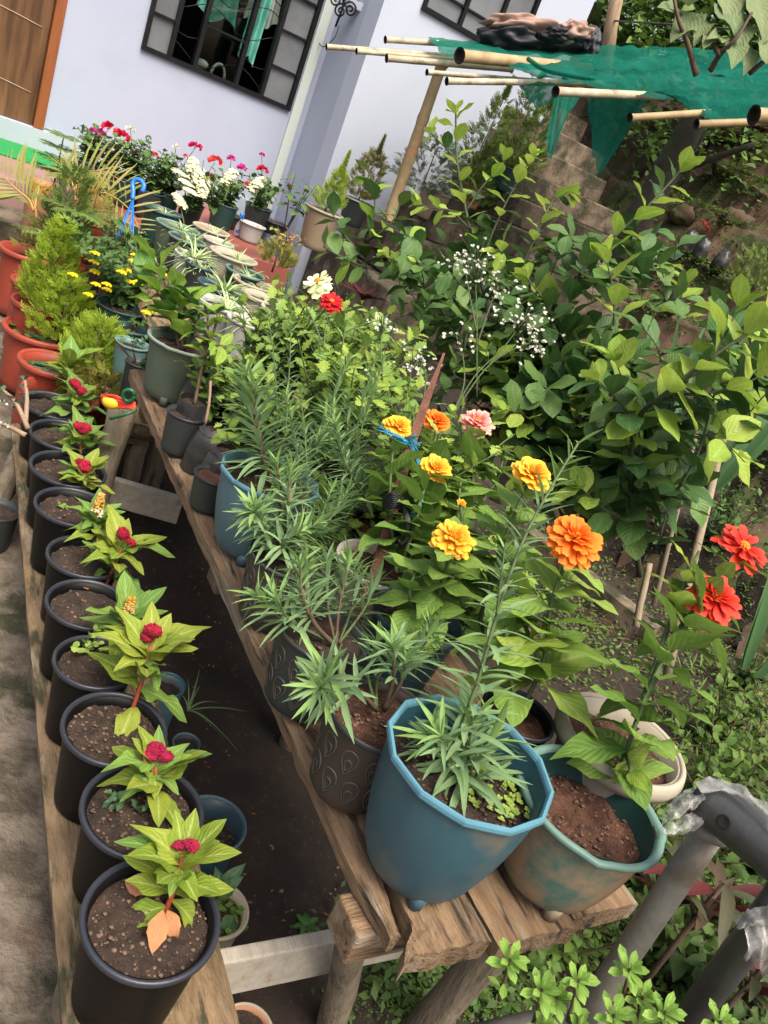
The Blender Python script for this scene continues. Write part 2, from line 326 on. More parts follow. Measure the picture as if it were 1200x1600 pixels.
deflm('sprout', (.22, .36, .08), (.28, .42, .12), None, .5, .35)
deflm('ivy', (.04, .10, .055), (.06, .13, .07), (.11, .18, .11), .35, .2)
def petal(k, a, b, tip=None): LM[k] = leafmat(k+' petal', a, b, None, .5, .3, tip=tip)
petal('zred', (.50, .010, .006), (.62, .022, .010), (.66, .06, .03)); petal('zorange', (.70, .085, .003), (.76, .13, .005), (.80, .22, .02)); petal('zyellow', (.72, .25, .004), (.78, .33, .010), (.84, .48, .05))
petal('zpink', (.66, .12, .11), (.72, .2, .17), (.82, .42, .34)); petal('dred', (.50, .012, .018), (.56, .02, .02)); petal('dpale', (.78, .80, .45), (.80, .82, .55))
petal('yel', (.85, .66, .012), (.88, .72, .03)); petal('white', (.62, .62, .55), (.66, .66, .56)); petal('creamf', (.76, .77, .50), (.80, .80, .58))
petal('magenta', (.55, .02, .12), (.62, .03, .16)); petal('crimson', (.55, .012, .04), (.6, .02, .06)); petal('fuchsia', (.60, .03, .30), (.66, .05, .36)); petal('coral', (.75, .10, .07), (.7, .07, .1))
FCORE = mat('flower core', (.80, .38, .02), (.6, .2, .02), .7, 60)
CREST = mat('magenta crest', (.50, .008, .075), (.36, .004, .05), .9, 60, 1.0, 200)
CRESTC = mat('crimson crest', (.52, .010, .045), (.36, .005, .03), .9, 60, 1.0, 200)
CRESTY = mat('yellow plume', (.86, .43, .02), (.85, .62, .25), .9, 30, 1.0, 200)
# ---------------------------------------------------------------- leaves and plants
KIND = {  # half width, p, q, cols, rows, droop, fold, wave, serration, petiole
 'citrus': (.30, .8, .75, 4, 6, .22, .16, .05, 0, .06), 'celosia': (.235, .7, 1.0, 4, 8, .42, .20, .16, .05, .08),
 'lance': (.066, .8, .95, 2, 6, .26, .35, 0, 0, 0), 'zinnia': (.285, .5, .9, 4, 7, .34, .18, .08, 0, 0), 'dahlia': (.30, .75, .8, 2, 10, .25, .2, .03, .30, .12),
 'hib': (.31, .6, .85, 4, 8, .28, .2, .08, .08, .08), 'poin': (.27, .7, .9, 4, 6, .3, .2, .04, .06, .1), 'ger': (.50, .45, .45, 4, 5, .15, .25, .10, .16, 0),
 'strap': (.030, .25, .8, 2, 7, .75, .4, 0, 0, 0), 'glad': (.028, .3, .7, 2, 6, .12, .3, 0, 0, 0), 'cordy': (.11, .7, .8, 2, 7, .4, .35, 0, 0, .1),
 'azalea': (.20, 1.3, .6, 2, 5, .12, .3, 0, 0, 0), 'bigleaf': (.36, .35, .95, 4, 7, .35, .22, .1, 0, 0), 'heart': (.33, .35, .95, 2, 5, .3, .2, 0, 0, 0),
 'petal': (.23, .9, .16, 2, 5, .20, -.25, 0, 0, 0), 'petalw': (.30, .9, .16, 2, 5, .15, -.15, .05, 0, 0), 'tiny': (.26, .8, .8, 1, 2, .15, 0, 0, 0, 0), 'needle': (.10, .6, .9, 1, 2, .1, 0, 0, 0, 0), 'leaflet': (.035, .4, .7, 1, 3, .25, 0, 0, 0, 0), 'round': (.46, .5, .45, 2, 4, .12, .1, 0, 0, 0)}
def tmpl(kind, r):
    hw, p, q, nc, nr, dr, fo, wa, se, pe = KIND[kind]
    mx = (p/(p+q))**p*(q/(p+q))**q
    dr *= r.uniform(.4, 1.6); fo *= r.uniform(.5, 1.3); wa *= r.uniform(.5, 1.5); tw = r.uniform(-.12, .12); bend = r.uniform(-.10, .10); ph = r.uniform(0, 6)
    vs = []; uv = []
    for i in range(nr+1):
        t = i/nr; tt = max(0, (t-pe)/(1-pe)); w = hw*(tt**p*(1-tt)**q)/mx if 0 < tt < 1 else 0
        if se and 0 < i < nr: w *= 1+(se if i % 2 else -se)
        if kind.startswith('petal') and i == nr: w = hw*.5
        w = max(w, .012 if t < pe+.01 else .004) if nc > 1 else max(w, .004)
        for j in range(nc+1):
            u = j/nc*2-1
            z = -dr*t*t + fo*abs(u)*w + wa*math.sin(t*9+ph+(2 if u > 0 else 0))*u*u*w*3 + tw*u*w
            vs.append((u*w+bend*t*t, t-.35*dr*dr*t, z)); uv.append((j/nc, t))
    n1 = nc+1
    return vs, [(i*n1+j, i*n1+j+1, (i+1)*n1+j+1, (i+1)*n1+j) for i in range(nr) for j in range(nc)], uv
TPL = {}; LMESH = {}
def tpl(kind):
    if kind not in TPL:
        r = random.Random(hash_(kind)); TPL[kind] = [tmpl(kind, r) for _ in range(5)]
    return TPL[kind]
def hash_(s): return sum((i+1)*ord(c) for i, c in enumerate(s))
def lmesh(kind, mk, i):
    key = (kind, mk, i)
    if key not in LMESH:
        vs, fs, uv = tpl(kind)[i]; LMESH[key] = MB().add(vs, fs, 0, uv).mesh('leaf', LM[mk])
    return LMESH[key]
def lframe(d, up):
    y = Vector(d).normalized(); z = Vector(up); z = z-y*z.dot(y)
    if z.length < 1e-4: z = y.orthogonal()
    z.normalize(); x = y.cross(z); return x, y, z
def curve(pts, seg=6):
    P = [Vector(p) for p in pts]
    if len(P) < 3: return [P[0].lerp(P[-1], i/seg) for i in range(seg+1)]
    out = []; E_ = [P[0]*2-P[1]]+P+[P[-1]*2-P[-2]]
    for i in range(1, len(E_)-2):
        a, b, c, d = E_[i-1:i+3]
        for k in range(seg):
            t = k/seg; out.append(.5*((2*b)+(c-a)*t+(2*a-5*b+4*c-d)*t*t+(3*b-a-3*c+d)*t**3))
    out.append(P[-1]); return out
class Plant:
    def __init__(s, name, base, label, cat='plant', group=None, joined=False, seed=None):
        s.e = thing(name, base, label, cat, group); s.b = Vector(base); s.st = {}; s.fol = {}; s.j = joined; s.r = random.Random(seed if seed is not None else hash_(label))
    def stem(s, pts, r0, r1, mat, n=6):
        k = len(pts); mb = s.st.setdefault(mat.name, (MB(), mat))[0]
        mb.tube([Vector(p)-s.b for p in pts], [r0+(r1-r0)*i/max(1, k-1) for i in range(k)], n); return s
    def leaf(s, kind, mk, p, d, up, L, wx=1.0, name='leaf', parent=None, joined=None):
        i = s.r.randrange(5); x, y, z = lframe(d, up); q = Vector(p)-s.b
        if s.j if joined is None else joined:
            mb = s.fol.setdefault(mk, MB()); vs, fs, uv = tpl(kind)[i]; x, y, z = x*L*wx, y*L, z*L
            mb.add([tuple(q+x*a+y*b+z*c) for a, b, c in vs], fs, 0, uv)
        else:
            o = bpy.data.objects.new(name, lmesh(kind, mk, i)); COL.link(o); o.parent = parent or s.e
            M = Matrix(((x.x*wx, y.x, z.x), (x.y*wx, y.y, z.y), (x.z*wx, y.z, z.z))).to_4x4()*1
            M = Matrix.Translation(q) @ M @ Matrix.Diagonal((L, L, L, 1)); o.matrix_basis = M; return o
    def along(s, pts, kind, mf, L0, L1, gap, per=1, e0=70, e1=35, start=0., phy=2.4, jit=.25, wx=1.0, gap1=None, upw=.6, end=1.0):
        pts = [Vector(p) for p in pts]; ds = [0]
        for a, b in zip(pts, pts[1:]): ds.append(ds[-1]+(b-a).length)
        tot = ds[-1]; g = start*tot; i = 0; ph0 = s.r.uniform(0, 6)
        while g <= tot*end+1e-6:
            k = max(j for j in range(len(ds)) if ds[j] <= g+1e-9); k = min(k, len(pts)-2)
            p = pts[k].lerp(pts[k+1], (g-ds[k])/max(1e-9, ds[k+1]-ds[k])); t = (pts[k+1]-pts[k]).normalized(); f = g/tot
            a = t.orthogonal().normalized(); b = t.cross(a)
            for m in range(per):
                w = ph0+phy*i+2*math.pi*m/per+s.r.uniform(-jit, jit); rad = a*math.cos(w)+b*math.sin(w)
                e = math.radians(e0+(e1-e0)*f+s.r.uniform(-14, 14)); d = t*math.cos(e)+rad*math.sin(e)
                up = t*(1-upw)+Vector((0, 0, upw))+rad*.05; L = (L0+(L1-L0)*f)*s.r.uniform(.8, 1.15)
                s.leaf(kind, mf(f) if callable(mf) else mf, p, d, up, L, wx)
            g += gap+((gap1 if gap1 is not None else gap)-gap)*f; i += 1
        return s
    def done(s):
        for k, (mb, m) in s.st.items(): mb.build('stem', m, s.e)
        for k, mb in s.fol.items():
            o = mb.build('foliage', LM[k], s.e); o['kind'] = 'stuff'
        return s.e
def shrub(name, label, base, h, spread, nst, kind, mf, L, gap, lean=(0, 0), cat='plant', group=None, joined=False, smat=None, r0=.004, start=.25, per=1, e0=75, e1=35, L1=None, phy=2.4, seed=None, side=0, upw=.6, stemv=True):
    p = Plant(name, base, label, cat, group, joined, seed); r = p.r; b = Vector(base)
    for k in range(nst):
        w = 2*math.pi*(k+r.random()*.6)/nst; q = spread*(.25+.75*r.random()) if nst > 1 else 0; hh = h*r.uniform(.72, 1.05)
        tip = b+Vector((math.cos(w)*q+lean[0], math.sin(w)*q+lean[1], hh)); mid = b.lerp(tip, .5)+Vector((r.uniform(-.1, .1)*spread, r.uniform(-.1, .1)*spread, hh*.08))
        c = curve([b+Vector((math.cos(w)*.01, math.sin(w)*.01, 0)), mid, tip], 5); p.stem(c, r0, r0*.4, smat or STEMG)
        p.along(c, kind, mf, L, L1 or L*.6, gap, per, e0, e1, start, phy, upw=upw)
        for m in range(side):
            i = r.randrange(3, len(c)-2); a2 = r.uniform(0, 6.3); t2 = c[i]+Vector((math.cos(a2)*spread*.6, math.sin(a2)*spread*.6, h*r.uniform(.1, .28)))
            c2 = curve([c[i], c[i].lerp(t2, .5)+Vector((0, 0, .01)), t2], 3); p.stem(c2, r0*.6, r0*.3, smat or STEMG); p.along(c2, kind, mf, L*.85, L*.5, gap, per, e0, e1, .25, phy, upw=upw)
    return p
def bloom(p, c, axis, kind, mk, rings, R, core=FCORE, corer=.2, name='flower'):
    """one flower head: a core and rings of single petals"""
    c = Vector(c); ax = Vector(axis).normalized(); e = bpy.data.objects.new(name, None)
    mb = MB(); M = ax.to_track_quat('Z', 'Y').to_matrix()
    for k in range(26):
        a = k*2.4; q = R*corer*math.sqrt(k/26); mb.blob(M @ Vector((q*math.cos(a), q*math.sin(a), R*.10*(1-(q/R/corer)**2)+R*.12)), (R*.05, R*.05, R*.09), 5, 3, 0, M=M)
    mb.lathe([(0, -R*.30), (R*.10, -R*.28), (R*.22, -R*.12), (R*.2, R*.1), (0, R*.14)], 10, 1, M=M)
    fl = mb.build(name, [core, STEMG], p.e); fl.location = c-p.b
    x = ax.orthogonal().normalized(); y = ax.cross(x)
    for (n, el, L, off) in rings:
        for k in range(n):
            w = 2*math.pi*k/n+off+p.r.uniform(-.12, .12); rad = x*math.cos(w)+y*math.sin(w); ee = math.radians(el+p.r.uniform(-9, 9))
            d = rad*math.cos(ee)+ax*math.sin(ee); up = ax*math.cos(ee)-rad*math.sin(ee)
            i = p.r.randrange(5); xx, yy, zz = lframe(d, up); LL = R*L*p.r.uniform(.88, 1.1); o = bpy.data.objects.new('petal', lmesh(kind, mk, i)); COL.link(o); o.parent = fl
            o.matrix_basis = Matrix.Translation(rad*R*.10+ax*R*(.02+.16*max(0, el)/60)) @ Matrix(((xx.x, yy.x, zz.x), (xx.y, yy.y, zz.y), (xx.z, yy.z, zz.z))).to_4x4() @ Matrix.Diagonal((LL, LL, LL, 1))
    return fl
DBL = [(15, -14, 1.0, 0), (15, 4, .95, .2), (13, 20, .85, .1), (11, 36, .70, .3), (9, 52, .55, 0), (7, 68, .4, .2)]
SGL = [(12, 0, 1.0, 0), (11, 14, .9, .3), (9, 30, .7, .1)]
def headbits(p, c, R, kind, mk, n, flat=.7, up=(0, 0, 1), joined=True, L=.5):
    for k in range(n):
        z = p.r.uniform(-.1, 1); w = p.r.uniform(0, 6.3); q = math.sqrt(max(0, 1-z*z)); d = Vector((q*math.cos(w), q*math.sin(w), z*flat))
        p.leaf(kind, mk, Vector(c)+d*R*.65, d+Vector((0, 0, .2)), d.cross(Vector((p.r.random(), p.r.random(), .3))), R*L*p.r.uniform(.8, 1.3), joined=joined)
# ---------------------------------------------------------------- pots
def pot(label, c, r, h, body, rim=None, soil=SOIL, taper=.74, bulge=0., n=36, lip=.06, lipw=.05, soild=.14, feet=0, poly=0, motif=False, bulb=False, cat='flower pot', group=None, name='flower_pot', flange=0, lipr=None, soilamp=.006, drum=False, rings=7, inner=None):
    """c = centre of the rim circle; the pot stands h below it"""
    c = Vector(c); base = c-Vector((0, 0, h)); e = thing(name, base, label, cat, group)
    rim = rim or body; wob = None
    if poly:
        def wob(w, z):
            q = math.pi/poly; f = math.cos(q)/math.cos((w % (2*q))-q); return 1+(f-1)*(max(0., min(1, z/h))**5)
        n = poly*4
    z0 = .012 if feet else 0
    pr = [(0, z0), (r*taper*.93, z0), (r*taper, z0+.006)]
    for i in range(1, 10):
        t = i/9; q = taper+(1-lipw-taper)*(t**(1-.55*bulge))+(.0 if not bulge else .06*bulge*math.sin(math.pi*t)); pr.append((r*q, z0+.006+(h*.97-z0-.006)*t))
    if drum: pr = [(0, 0), (r*taper, 0)]+[(r*(taper+(1-taper)*min(1, t*1.6)**.5*.97), h*t*.97) for t in [i/8 for i in range(1, 9)]]
    inn = [(r*(1-lipw)-.004, h*.97), (r*(1-lipw)*.97-.004, h*(1-soild)), (r*(1-lipw)*.9-.004, h*(1-soild)-.02)]
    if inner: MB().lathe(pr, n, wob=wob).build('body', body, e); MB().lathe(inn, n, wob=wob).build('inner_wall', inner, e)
    else: MB().lathe(pr+inn, n, wob=wob).build('body', body, e)
    lw = r*lipw
    if bulb:
        rp = [(r*.86, h*.80), (r*.98, h*.82), (r*1.02, h*.90), (r*.99, h*.97), (r*.94, h), (r*.90, h*.985), (r*.885, h*.9)]
    else:
        lh = h*lip if lipr is None else lipr
        rp = [(r-lw*1.0, h-lh), (r-.002, h-lh), (r, h-lh*.7), (r, h-lh*.25), (r-lw*.2, h), (r-lw*.8, h), (r-lw*1.0-.001, h-lh*.3), (r-lw*1.05-.003, h-lh)]
    wb = wob
    if flange: wb = lambda w, z: 1+.05*max(0, math.cos(w*flange))**8
    MB().lathe(rp, n if not flange else 64, wob=wb).build('rim', rim, e, smooth=not poly)
    so = MB().disc(r*(1-lipw)*.955-.003, h*(1-soild), rings, n, soilamp, 55, seed=hash_(label) % 97); rr = random.Random(hash_(label))
    if r > .07:
        for k in range(70 if rings < 10 else 260):
            a = rr.uniform(0, 6.3); q = r*.85*math.sqrt(rr.random()); s_ = .0012+.0042*rr.random()**3; so.blob((q*math.cos(a), q*math.sin(a), h*(1-soild)+.002), (s_, s_*.8, s_*.6), 5, 3, .3, mi=1)
    so.build('soil', [soil, PEB], e)
    for k in range(feet):
        a = 2*math.pi*(k+.35)/feet; f = MB().lathe([(0, 0), (.012, 0), (.016, .028), (0, .028)], 8); f.build('foot', body, e, loc=(r*taper*.86*math.cos(a), r*taper*.86*math.sin(a), -.002))
    if motif:
        mb = MB()
        for row in range(2):
            for k in range(12):
                a0 = 2*math.pi*(k+.5*row)/12; zc = h*(.30+.36*row); pts = []
                for (sc, rad) in ((1, .0016), (.45, .0014)):
                    pts = []
                    for i in range(17):
                        t = 2*math.pi*i/16; x = .017*sc*math.sin(t)*(math.sin(t/2)); z = .024*sc*math.cos(t); zz = zc+z*-1+(-.006 if sc < 1 else 0)
                        tt = (zz/h); q = r*(taper+(1-lipw-taper)*tt)+.0005; a = a0+x/q; pts.append((q*math.cos(a), q*math.sin(a), zz))
                    mb.tube(pts, rad, 4)
        o = mb.build('droplet_motif', P_MOTIF, e); o['kind'] = 'stuff'
    return e
PEB = mat('grit', (.20, .13, .09), (.10, .06, .04), .9, 30)
def rpot(label, px, py, z, wpx, h, body, **k):
    c = onz(px, py, z); r = wpx*depth(c)/FPX/2; return pot(label, c, r, h, body, **k), c, r
def weed(label, c, r, n, mk='ground', L=.012, hmax=.012, cat='weed', name='weed'):
    p = Plant(name, c, label, cat, joined=True)
    for k in range(n):
        a = p.r.uniform(0, 6.3); q = r*math.sqrt(p.r.random()); b = Vector(c)+Vector((q*math.cos(a), q*math.sin(a), p.r.uniform(.002, hmax)))
        for m in range(4):
            w = m*1.57+p.r.random(); p.leaf('round', mk, b, (math.cos(w), math.sin(w), .4), (0, 0, 1), L*p.r.uniform(.6, 1.2))
    return p.done()
# ---------------------------------------------------------------- boards
def board(L, Wd, T, nl=40, nw=6, seed=0, amp=.003, left=None, right=None, front=None):
    """plank lying along +y from x=0..Wd, top at z=0"""
    mb = MB(); vs = []; top = []; bot = []
    for i in range(nl+1):
        y = L*i/nl; x0 = left(y) if left else 0; x1 = Wd+(right(y) if right else 0)
        for j in range(nw+1):
            x = x0+(x1-x0)*j/nw; yy = y+((front(x) if front else 0)*(1-i/nl)**6 if i < nl*.3 else 0)
            ed = -.006*(abs(j/nw*2-1)**8)
            z = amp*(noise.noise(Vector((x*14+seed, y*2.2, seed)))+.6*noise.noise(Vector((x*45+seed, y*5, seed+3))))+ed
            top.append((x, yy, z)); bot.append((x+(.004 if j == 0 else -.004 if j == nw else 0), yy, -T+amp*noise.noise(Vector((x*10, y*2, seed+9)))))
    n1 = nw+1; N = len(top); fs = []
    for i in range(nl):
        for j in range(nw):
            a = i*n1+j; fs.append((a, a+1, a+n1+1, a+n1)); fs.append((N+a, N+a+n1, N+a+n1+1, N+a+1))
        a = i*n1; fs.append((a, a+n1, N+a+n1, N+a)); a = i*n1+nw; fs.append((a+n1, a, N+a, N+a+n1))
    for j in range(nw):
        fs.append((j+1, j, N+j, N+j+1)); a = nl*n1+j; fs.append((a, a+1, N+a+1, N+a))
    return mb.add(top+bot, fs)
def beam(a, b, w, h, name, m, parent, up=(0, 0, 1), seed=1, amp=.002):
    a, b = Vector(a), Vector(b); x, y, z = lframe(b-a, up); L = (b-a).length
    o = MB().box((w/2, L/2, -h/2), (w, L, h)).build(name, m, parent, smooth=False); bv = o.modifiers.new('b', 'BEVEL'); bv.width = .004; bv.segments = 2; M = Matrix((x, y, z)).transposed().to_4x4()
    o.matrix_basis = (parent.matrix_world.inverted() if parent else Matrix()) @ Matrix.Translation(a-x*w/2) @ M; return o
def log(a, b, r0, r1, name, m, parent, seed=0, n=12):
    a, b = Vector(a), Vector(b); pts = []; k = 9
    for i in range(k):
        p = a.lerp(b, i/(k-1)); pts.append(p+Vector((noise.noise(Vector((i*.5, seed, 0))), noise.noise(Vector((i*.5, seed, 4))), 0))*r0*.25)
    inv = parent.matrix_world.inverted() if parent else Matrix(); mb = MB(); mb.tube([inv @ p for p in pts], [r0+(r1-r0)*i/(k-1) for i in range(k)], n)
    for i in range(1, k-1):
        pass
    return mb.build(name, m, parent)
# ---------------------------------------------------------------- ground, drive, hill
def smooth(a, b, x): t = max(0, min(1, (x-a)/(b-a))); return t*t*(3-2*t)
def gz(x, y): return max(0, y-1.75)*.18*smooth(1.5, 2.2, y) if y < 4.2 else .441
P0 = onz(30, 226, .70); P0.z = 0; WA = math.radians(50)
WD = Vector((math.sin(WA), math.cos(WA), 0)); WT = Vector((math.sin(WA+math.pi/2), math.cos(WA+math.pi/2), 0)); WROT = math.pi/2-WA
def wl(s, t, z): return P0+WD*s+WT*t+Vector((0, 0, z))
def wst(p): q = Vector(p)-P0; return q.dot(WD), q.dot(WT), p[2]
def wT(px, py, t): return wst(onpl(px, py, P0+WT*t, WT))
LB = Vector((-.143, .767, 0)); LBD = Vector((-.565, .825, 0)).normalized(); LBX = Vector((LBD.y, -LBD.x, 0))
def hill(x, y):
    q = x*.55+y*.62-2.55           # rises to the right and away
    e = -1.0 + 0
    z = 0
    for k in range(9): z += .42*smooth(.42, .50, q/1.0-.55*k-.45+.10*noise.noise(Vector((x*1.3, y*1.3, k))))
    return z*smooth(-.2, 1.2, x+.35*(y-2.5)) 
def sheet(name, mt, x0, x1, y0, y1, nx, ny, zf, cond=None):
    vs = []; fs = []
    for j in range(ny+1):
        for i in range(nx+1):
            x = x0+(x1-x0)*i/nx; y = y0+(y1-y0)*j/ny; vs.append((x, y, zf(x, y)))
    for j in range(ny):
        for i in range(nx):
            a = j*(nx+1)+i
            if cond is None or cond((x0+(x1-x0)*(i+.5)/nx), (y0+(y1-y0)*(j+.5)/ny)): fs.append((a, a+1, a+nx+2, a+nx+1))
    o = MB().add(vs, fs).build(name, mt); o['kind'] = 'structure'; return o
def drive_edge(x, y): return (Vector((x, y, 0))-LB).dot(LBX)   # >0 right of the low bench's left edge
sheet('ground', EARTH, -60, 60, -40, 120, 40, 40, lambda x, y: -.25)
def soil_z(x, y):
    h = hill(x, y); return max(gz(x, y)*(1 if x < 0 else max(0, 1-x*1.2)), 0)+.012*noise.noise(Vector((x*7, y*7, 0)))+.006*noise.noise(Vector((x*25, y*25, 2)))+h+.05*noise.noise(Vector((x*3, y*3, 7)))*min(1, h)
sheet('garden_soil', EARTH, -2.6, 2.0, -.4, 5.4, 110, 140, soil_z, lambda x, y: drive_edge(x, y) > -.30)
sheet('hillside', BANK, -1.2, 14, 1.2, 22, 150, 170, lambda x, y: soil_z(x, y)-.02+.08*noise.noise(Vector((x*2.2, y*2.2, 3)))*min(1, hill(x, y)), lambda x, y: hill(x, y) > .004 or x > 1.9 or y > 5.3)
_dv = []; _df = []
for j in range(91):
    for i in range(41):
        q = LB+LBX*(.14-7.0*(i/40)**1.7)+LBD*(-2.6+9.0*j/90); _dv.append((q.x, q.y, gz(q.x, q.y)+.018+.004*noise.noise(q*3)))
for j in range(90):
    for i in range(40): a = j*41+i; _df.append((a, a+41, a+42, a+1))
_o = MB().add(_dv, _df).build('driveway', CONC); _o['kind'] = 'structure'
# ---------------------------------------------------------------- verandah and steps
def wbox(name, s0, s1, t0, t1, z0, z1, mt, parent=None, kind=None, bev=.004):
    o = hardbox(Vector(((s0+s1)/2, -(t0+t1)/2, (z0+z1)/2)), (s1-s0, t1-t0, z1-z0), name, mt, None, bev)
    o.matrix_basis = Matrix.Translation(P0) @ Matrix.Rotation(WROT, 4, 'Z') @ Matrix.Translation(o.location) if parent is None else o.matrix_basis
    if parent is not None: o.parent = parent
    if kind: o['kind'] = kind
    return o
wbox('verandah_floor', -5, .15, -.3, 1.24, -.1, .70, PINKF, kind='structure')
wbox('verandah_floor', .152, 1.36, -.3, 1.45, -.1, .699, REDFL, kind='structure')
wbox('verandah_step', -5, .10, 1.243, 1.62, -.1, .565, STEPM, kind='structure')
MATO = tag(wbox('turf_mat', -5, .42, .035, .60, .702, .710, MATG, bev=.002), 'bright green turf mat laid on the verandah below the wooden door', 'mat')
# ---------------------------------------------------------------- house
house = thing('house', P0, 'lavender white house with a brown door and black framed windows', 'house', rot=WROT)
def hb(name, s0, s1, t0, t1, z0, z1, mt, parent=None, bev=.004): 
    o = wbox(name, s0, s1, t0, t1, z0, z1, mt, parent or house, bev=bev); return o
WS0, WS1, WZ0, WZ1 = .595, 1.70, 1.51, 2.75
def wallmesh(name, boxes, mt):
    mb = MB()
    for (s0, s1, t0, t1, z0, z1) in boxes: mb.box(((s0+s1)/2, -(t0+t1)/2, (z0+z1)/2), (s1-s0, t1-t0, z1-z0))
    return mb.build(name, mt, house, smooth=False)
DS0, DS1, DZ = -.95, .118, .832
T2 = .59
wallmesh('wall', [(-5, DS0, -.2, 0, .70, 4.2), (DS0, DS1, -.2, 0, 2.85, 4.2), (DS1, WS0, -.2, 0, .70, 4.2), (WS0, WS1, -.2, 0, .70, WZ0), (WS0, WS1, -.2, 0, WZ1, 4.2), (WS1, 1.84, -.2, 0, .70, 4.2), (DS0, DS1, -.2, 0, .70, DZ)], WALLM)
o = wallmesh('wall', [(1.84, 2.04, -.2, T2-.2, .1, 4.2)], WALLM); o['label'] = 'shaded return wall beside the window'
UW0, UW1, UZ0, UZ1 = 2.113, 3.0, 2.41, 2.90
o = wallmesh('wall', [(1.84, UW0, T2-.2, T2, .1, 4.2), (UW0, UW1, T2-.2, T2, .1, UZ0), (UW0, UW1, T2-.2, T2, UZ1, 4.2), (UW1, 3.47, T2-.2, T2, .1, 4.2)], WALL_LIT); o['label'] = 'white projecting wall above the potted cypresses'
wallmesh('plinth', [(-5, 1.70, 0, .028, .70, DZ-.002)], PLINTH)
hb('corner_trim', 1.715, 1.79, 0, .018, .70, 4.2, STRIPW)
door = bpy.data.objects.new('door', None); COL.link(door); door.parent = house
hb('door_panel', DS0+.06, DS1-.06, -.09, -.03, DZ, 2.80, DOORW, door)
hb('door_frame', DS1-.058, DS1+.002, -.10, .014, DZ, 2.85, DOORF, door); hb('door_frame', DS0-.002, DS0+.058, -.10, .014, DZ, 2.85, DOORF, door); hb('door_frame', DS0+.06, DS1-.06, -.10, .014, 2.79, 2.85, DOORF, door)
gm = MB()
for z in (1.02, 1.40, 1.62, 2.0):
    gm.tube([(DS0+.1+(DS1-DS0-.2)*i/14, .029, z+.035*math.sin(i/14*3.1)) for i in range(15)], .004, 5)
gm.build('door_groove', mat('door groove', (.30, .22, .14), None, .5), door)
def window(s0, s1, z0, z1, tf, cols, bars, paned, arcs=True):
    w = bpy.data.objects.new('window', None); COL.link(w); w.parent = house
    f = .028
    mb = MB()
    def bx(a, b, c, d, t0=-.04, t1=.022): mb.box(((a+b)/2, -(tf+(t0+t1)/2), (c+d)/2), (b-a, t1-t0, d-c))
    bx(s0, s1, z0, z0+f); bx(s0, s1, z1-f, z1); bx(s0, s0+f, z0+f, z1-f); bx(s1-f, s1, z0+f, z1-f)
    for c in cols: bx(c-.014, c+.014, z0+f, z1-f, -.035, .017)
    for (a, b, z) in bars: bx(a, b, z-.007, z+.007, -.03, .010)
    mb.build('frame', BLACKM, w, smooth=False)
    for (a, b, m) in paned: hb('pane', a, b, tf-.016, tf-.010, z0+f, z1-f, m, w, bev=0)
    if arcs:
        g = MB()
        for k in range(9):
            z = z0+.09+k*.135
            g.tube([(s0+.03+(s1-s0-.06)*i/20, -(tf-.055), z+.05*math.sin(i/20*math.pi*4+k*1.7)) for i in range(21)], .004, 4)
        g.build('grille', BLACKM, w)
    return w
GLASS = None
def glassmat():
    m, nt, bs, N, L = nodes('window glass'); gl = N('ShaderNodeBsdfGlossy'); gl.inputs['Roughness'].default_value = .03; tp = N('ShaderNodeBsdfTransparent'); tp.inputs[0].default_value = (.75, .8, .78, 1)
    mx = N('ShaderNodeMixShader'); mx.inputs[0].default_value = .07; L(tp.outputs[0], mx.inputs[1]); L(gl.outputs[0], mx.inputs[2]); L(mx.outputs[0], nt.nodes['Material Output'].inputs[0]); return m
GLASS = glassmat()
c1, c2, c3 = .895, 1.09, 1.41
window(WS0, WS1, WZ0, WZ1, 0, [.78, .955, 1.26, 1.46], [(WS0, .78, 1.74), (WS0, .78, 1.96), (.955, 1.26, 1.80), (.955, 1.26, 2.10), (1.46, WS1, 1.745), (1.46, WS1, 1.975), (1.46, WS1, 2.2)],
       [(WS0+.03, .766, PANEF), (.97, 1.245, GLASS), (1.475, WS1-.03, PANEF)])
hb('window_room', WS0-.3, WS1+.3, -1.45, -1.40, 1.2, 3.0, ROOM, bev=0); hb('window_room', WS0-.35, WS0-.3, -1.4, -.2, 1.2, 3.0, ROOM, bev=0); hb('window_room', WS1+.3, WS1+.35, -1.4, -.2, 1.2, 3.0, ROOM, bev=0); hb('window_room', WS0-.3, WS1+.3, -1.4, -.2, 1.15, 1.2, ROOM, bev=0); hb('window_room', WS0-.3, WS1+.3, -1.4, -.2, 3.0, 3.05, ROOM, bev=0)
def curtain(s0, s1, z0, z1, t, mt, label, seed, gather=0):
    mb = MB(); vs = []; n, k = 22, 12
    for i in range(n+1):
        for j in range(k+1):
            f = j/k; u = i/n; sw = (s1-s0)*(1-gather*math.sin(f*3.1)); sc = (s0+s1)/2
            vs.append((sc+(u-.5)*sw, -(t+.025*math.sin(u*19+seed+f*1.5)+.012*noise.noise(Vector((u*5, f*5, seed)))), z1+(z0-z1)*f+.03*math.sin(u*9+seed)*f))
    mb.add(vs, [(i*(k+1)+j, (i+1)*(k+1)+j, (i+1)*(k+1)+j+1, i*(k+1)+j+1) for i in range(n) for j in range(k)])
    o = mb.build('curtain', mt, None); o.matrix_world = Matrix.Translation(P0) @ Matrix.Rotation(WROT, 4, 'Z'); tag(o, label, 'curtain')
curtain(.90, 1.20, 1.86, 2.72, -.12, CURT, 'aqua green curtain bunched in the left half of the window', 1, .3)
curtain(1.275, 1.40, 1.71, 2.15, -.12, CURT, 'short hanging tail of aqua curtain right of the middle mullion', 3)
curtain(1.25, 1.50, 1.97, 2.72, -.17, CURTP, 'pale patterned curtain looped at the middle of the window', 5, .2)
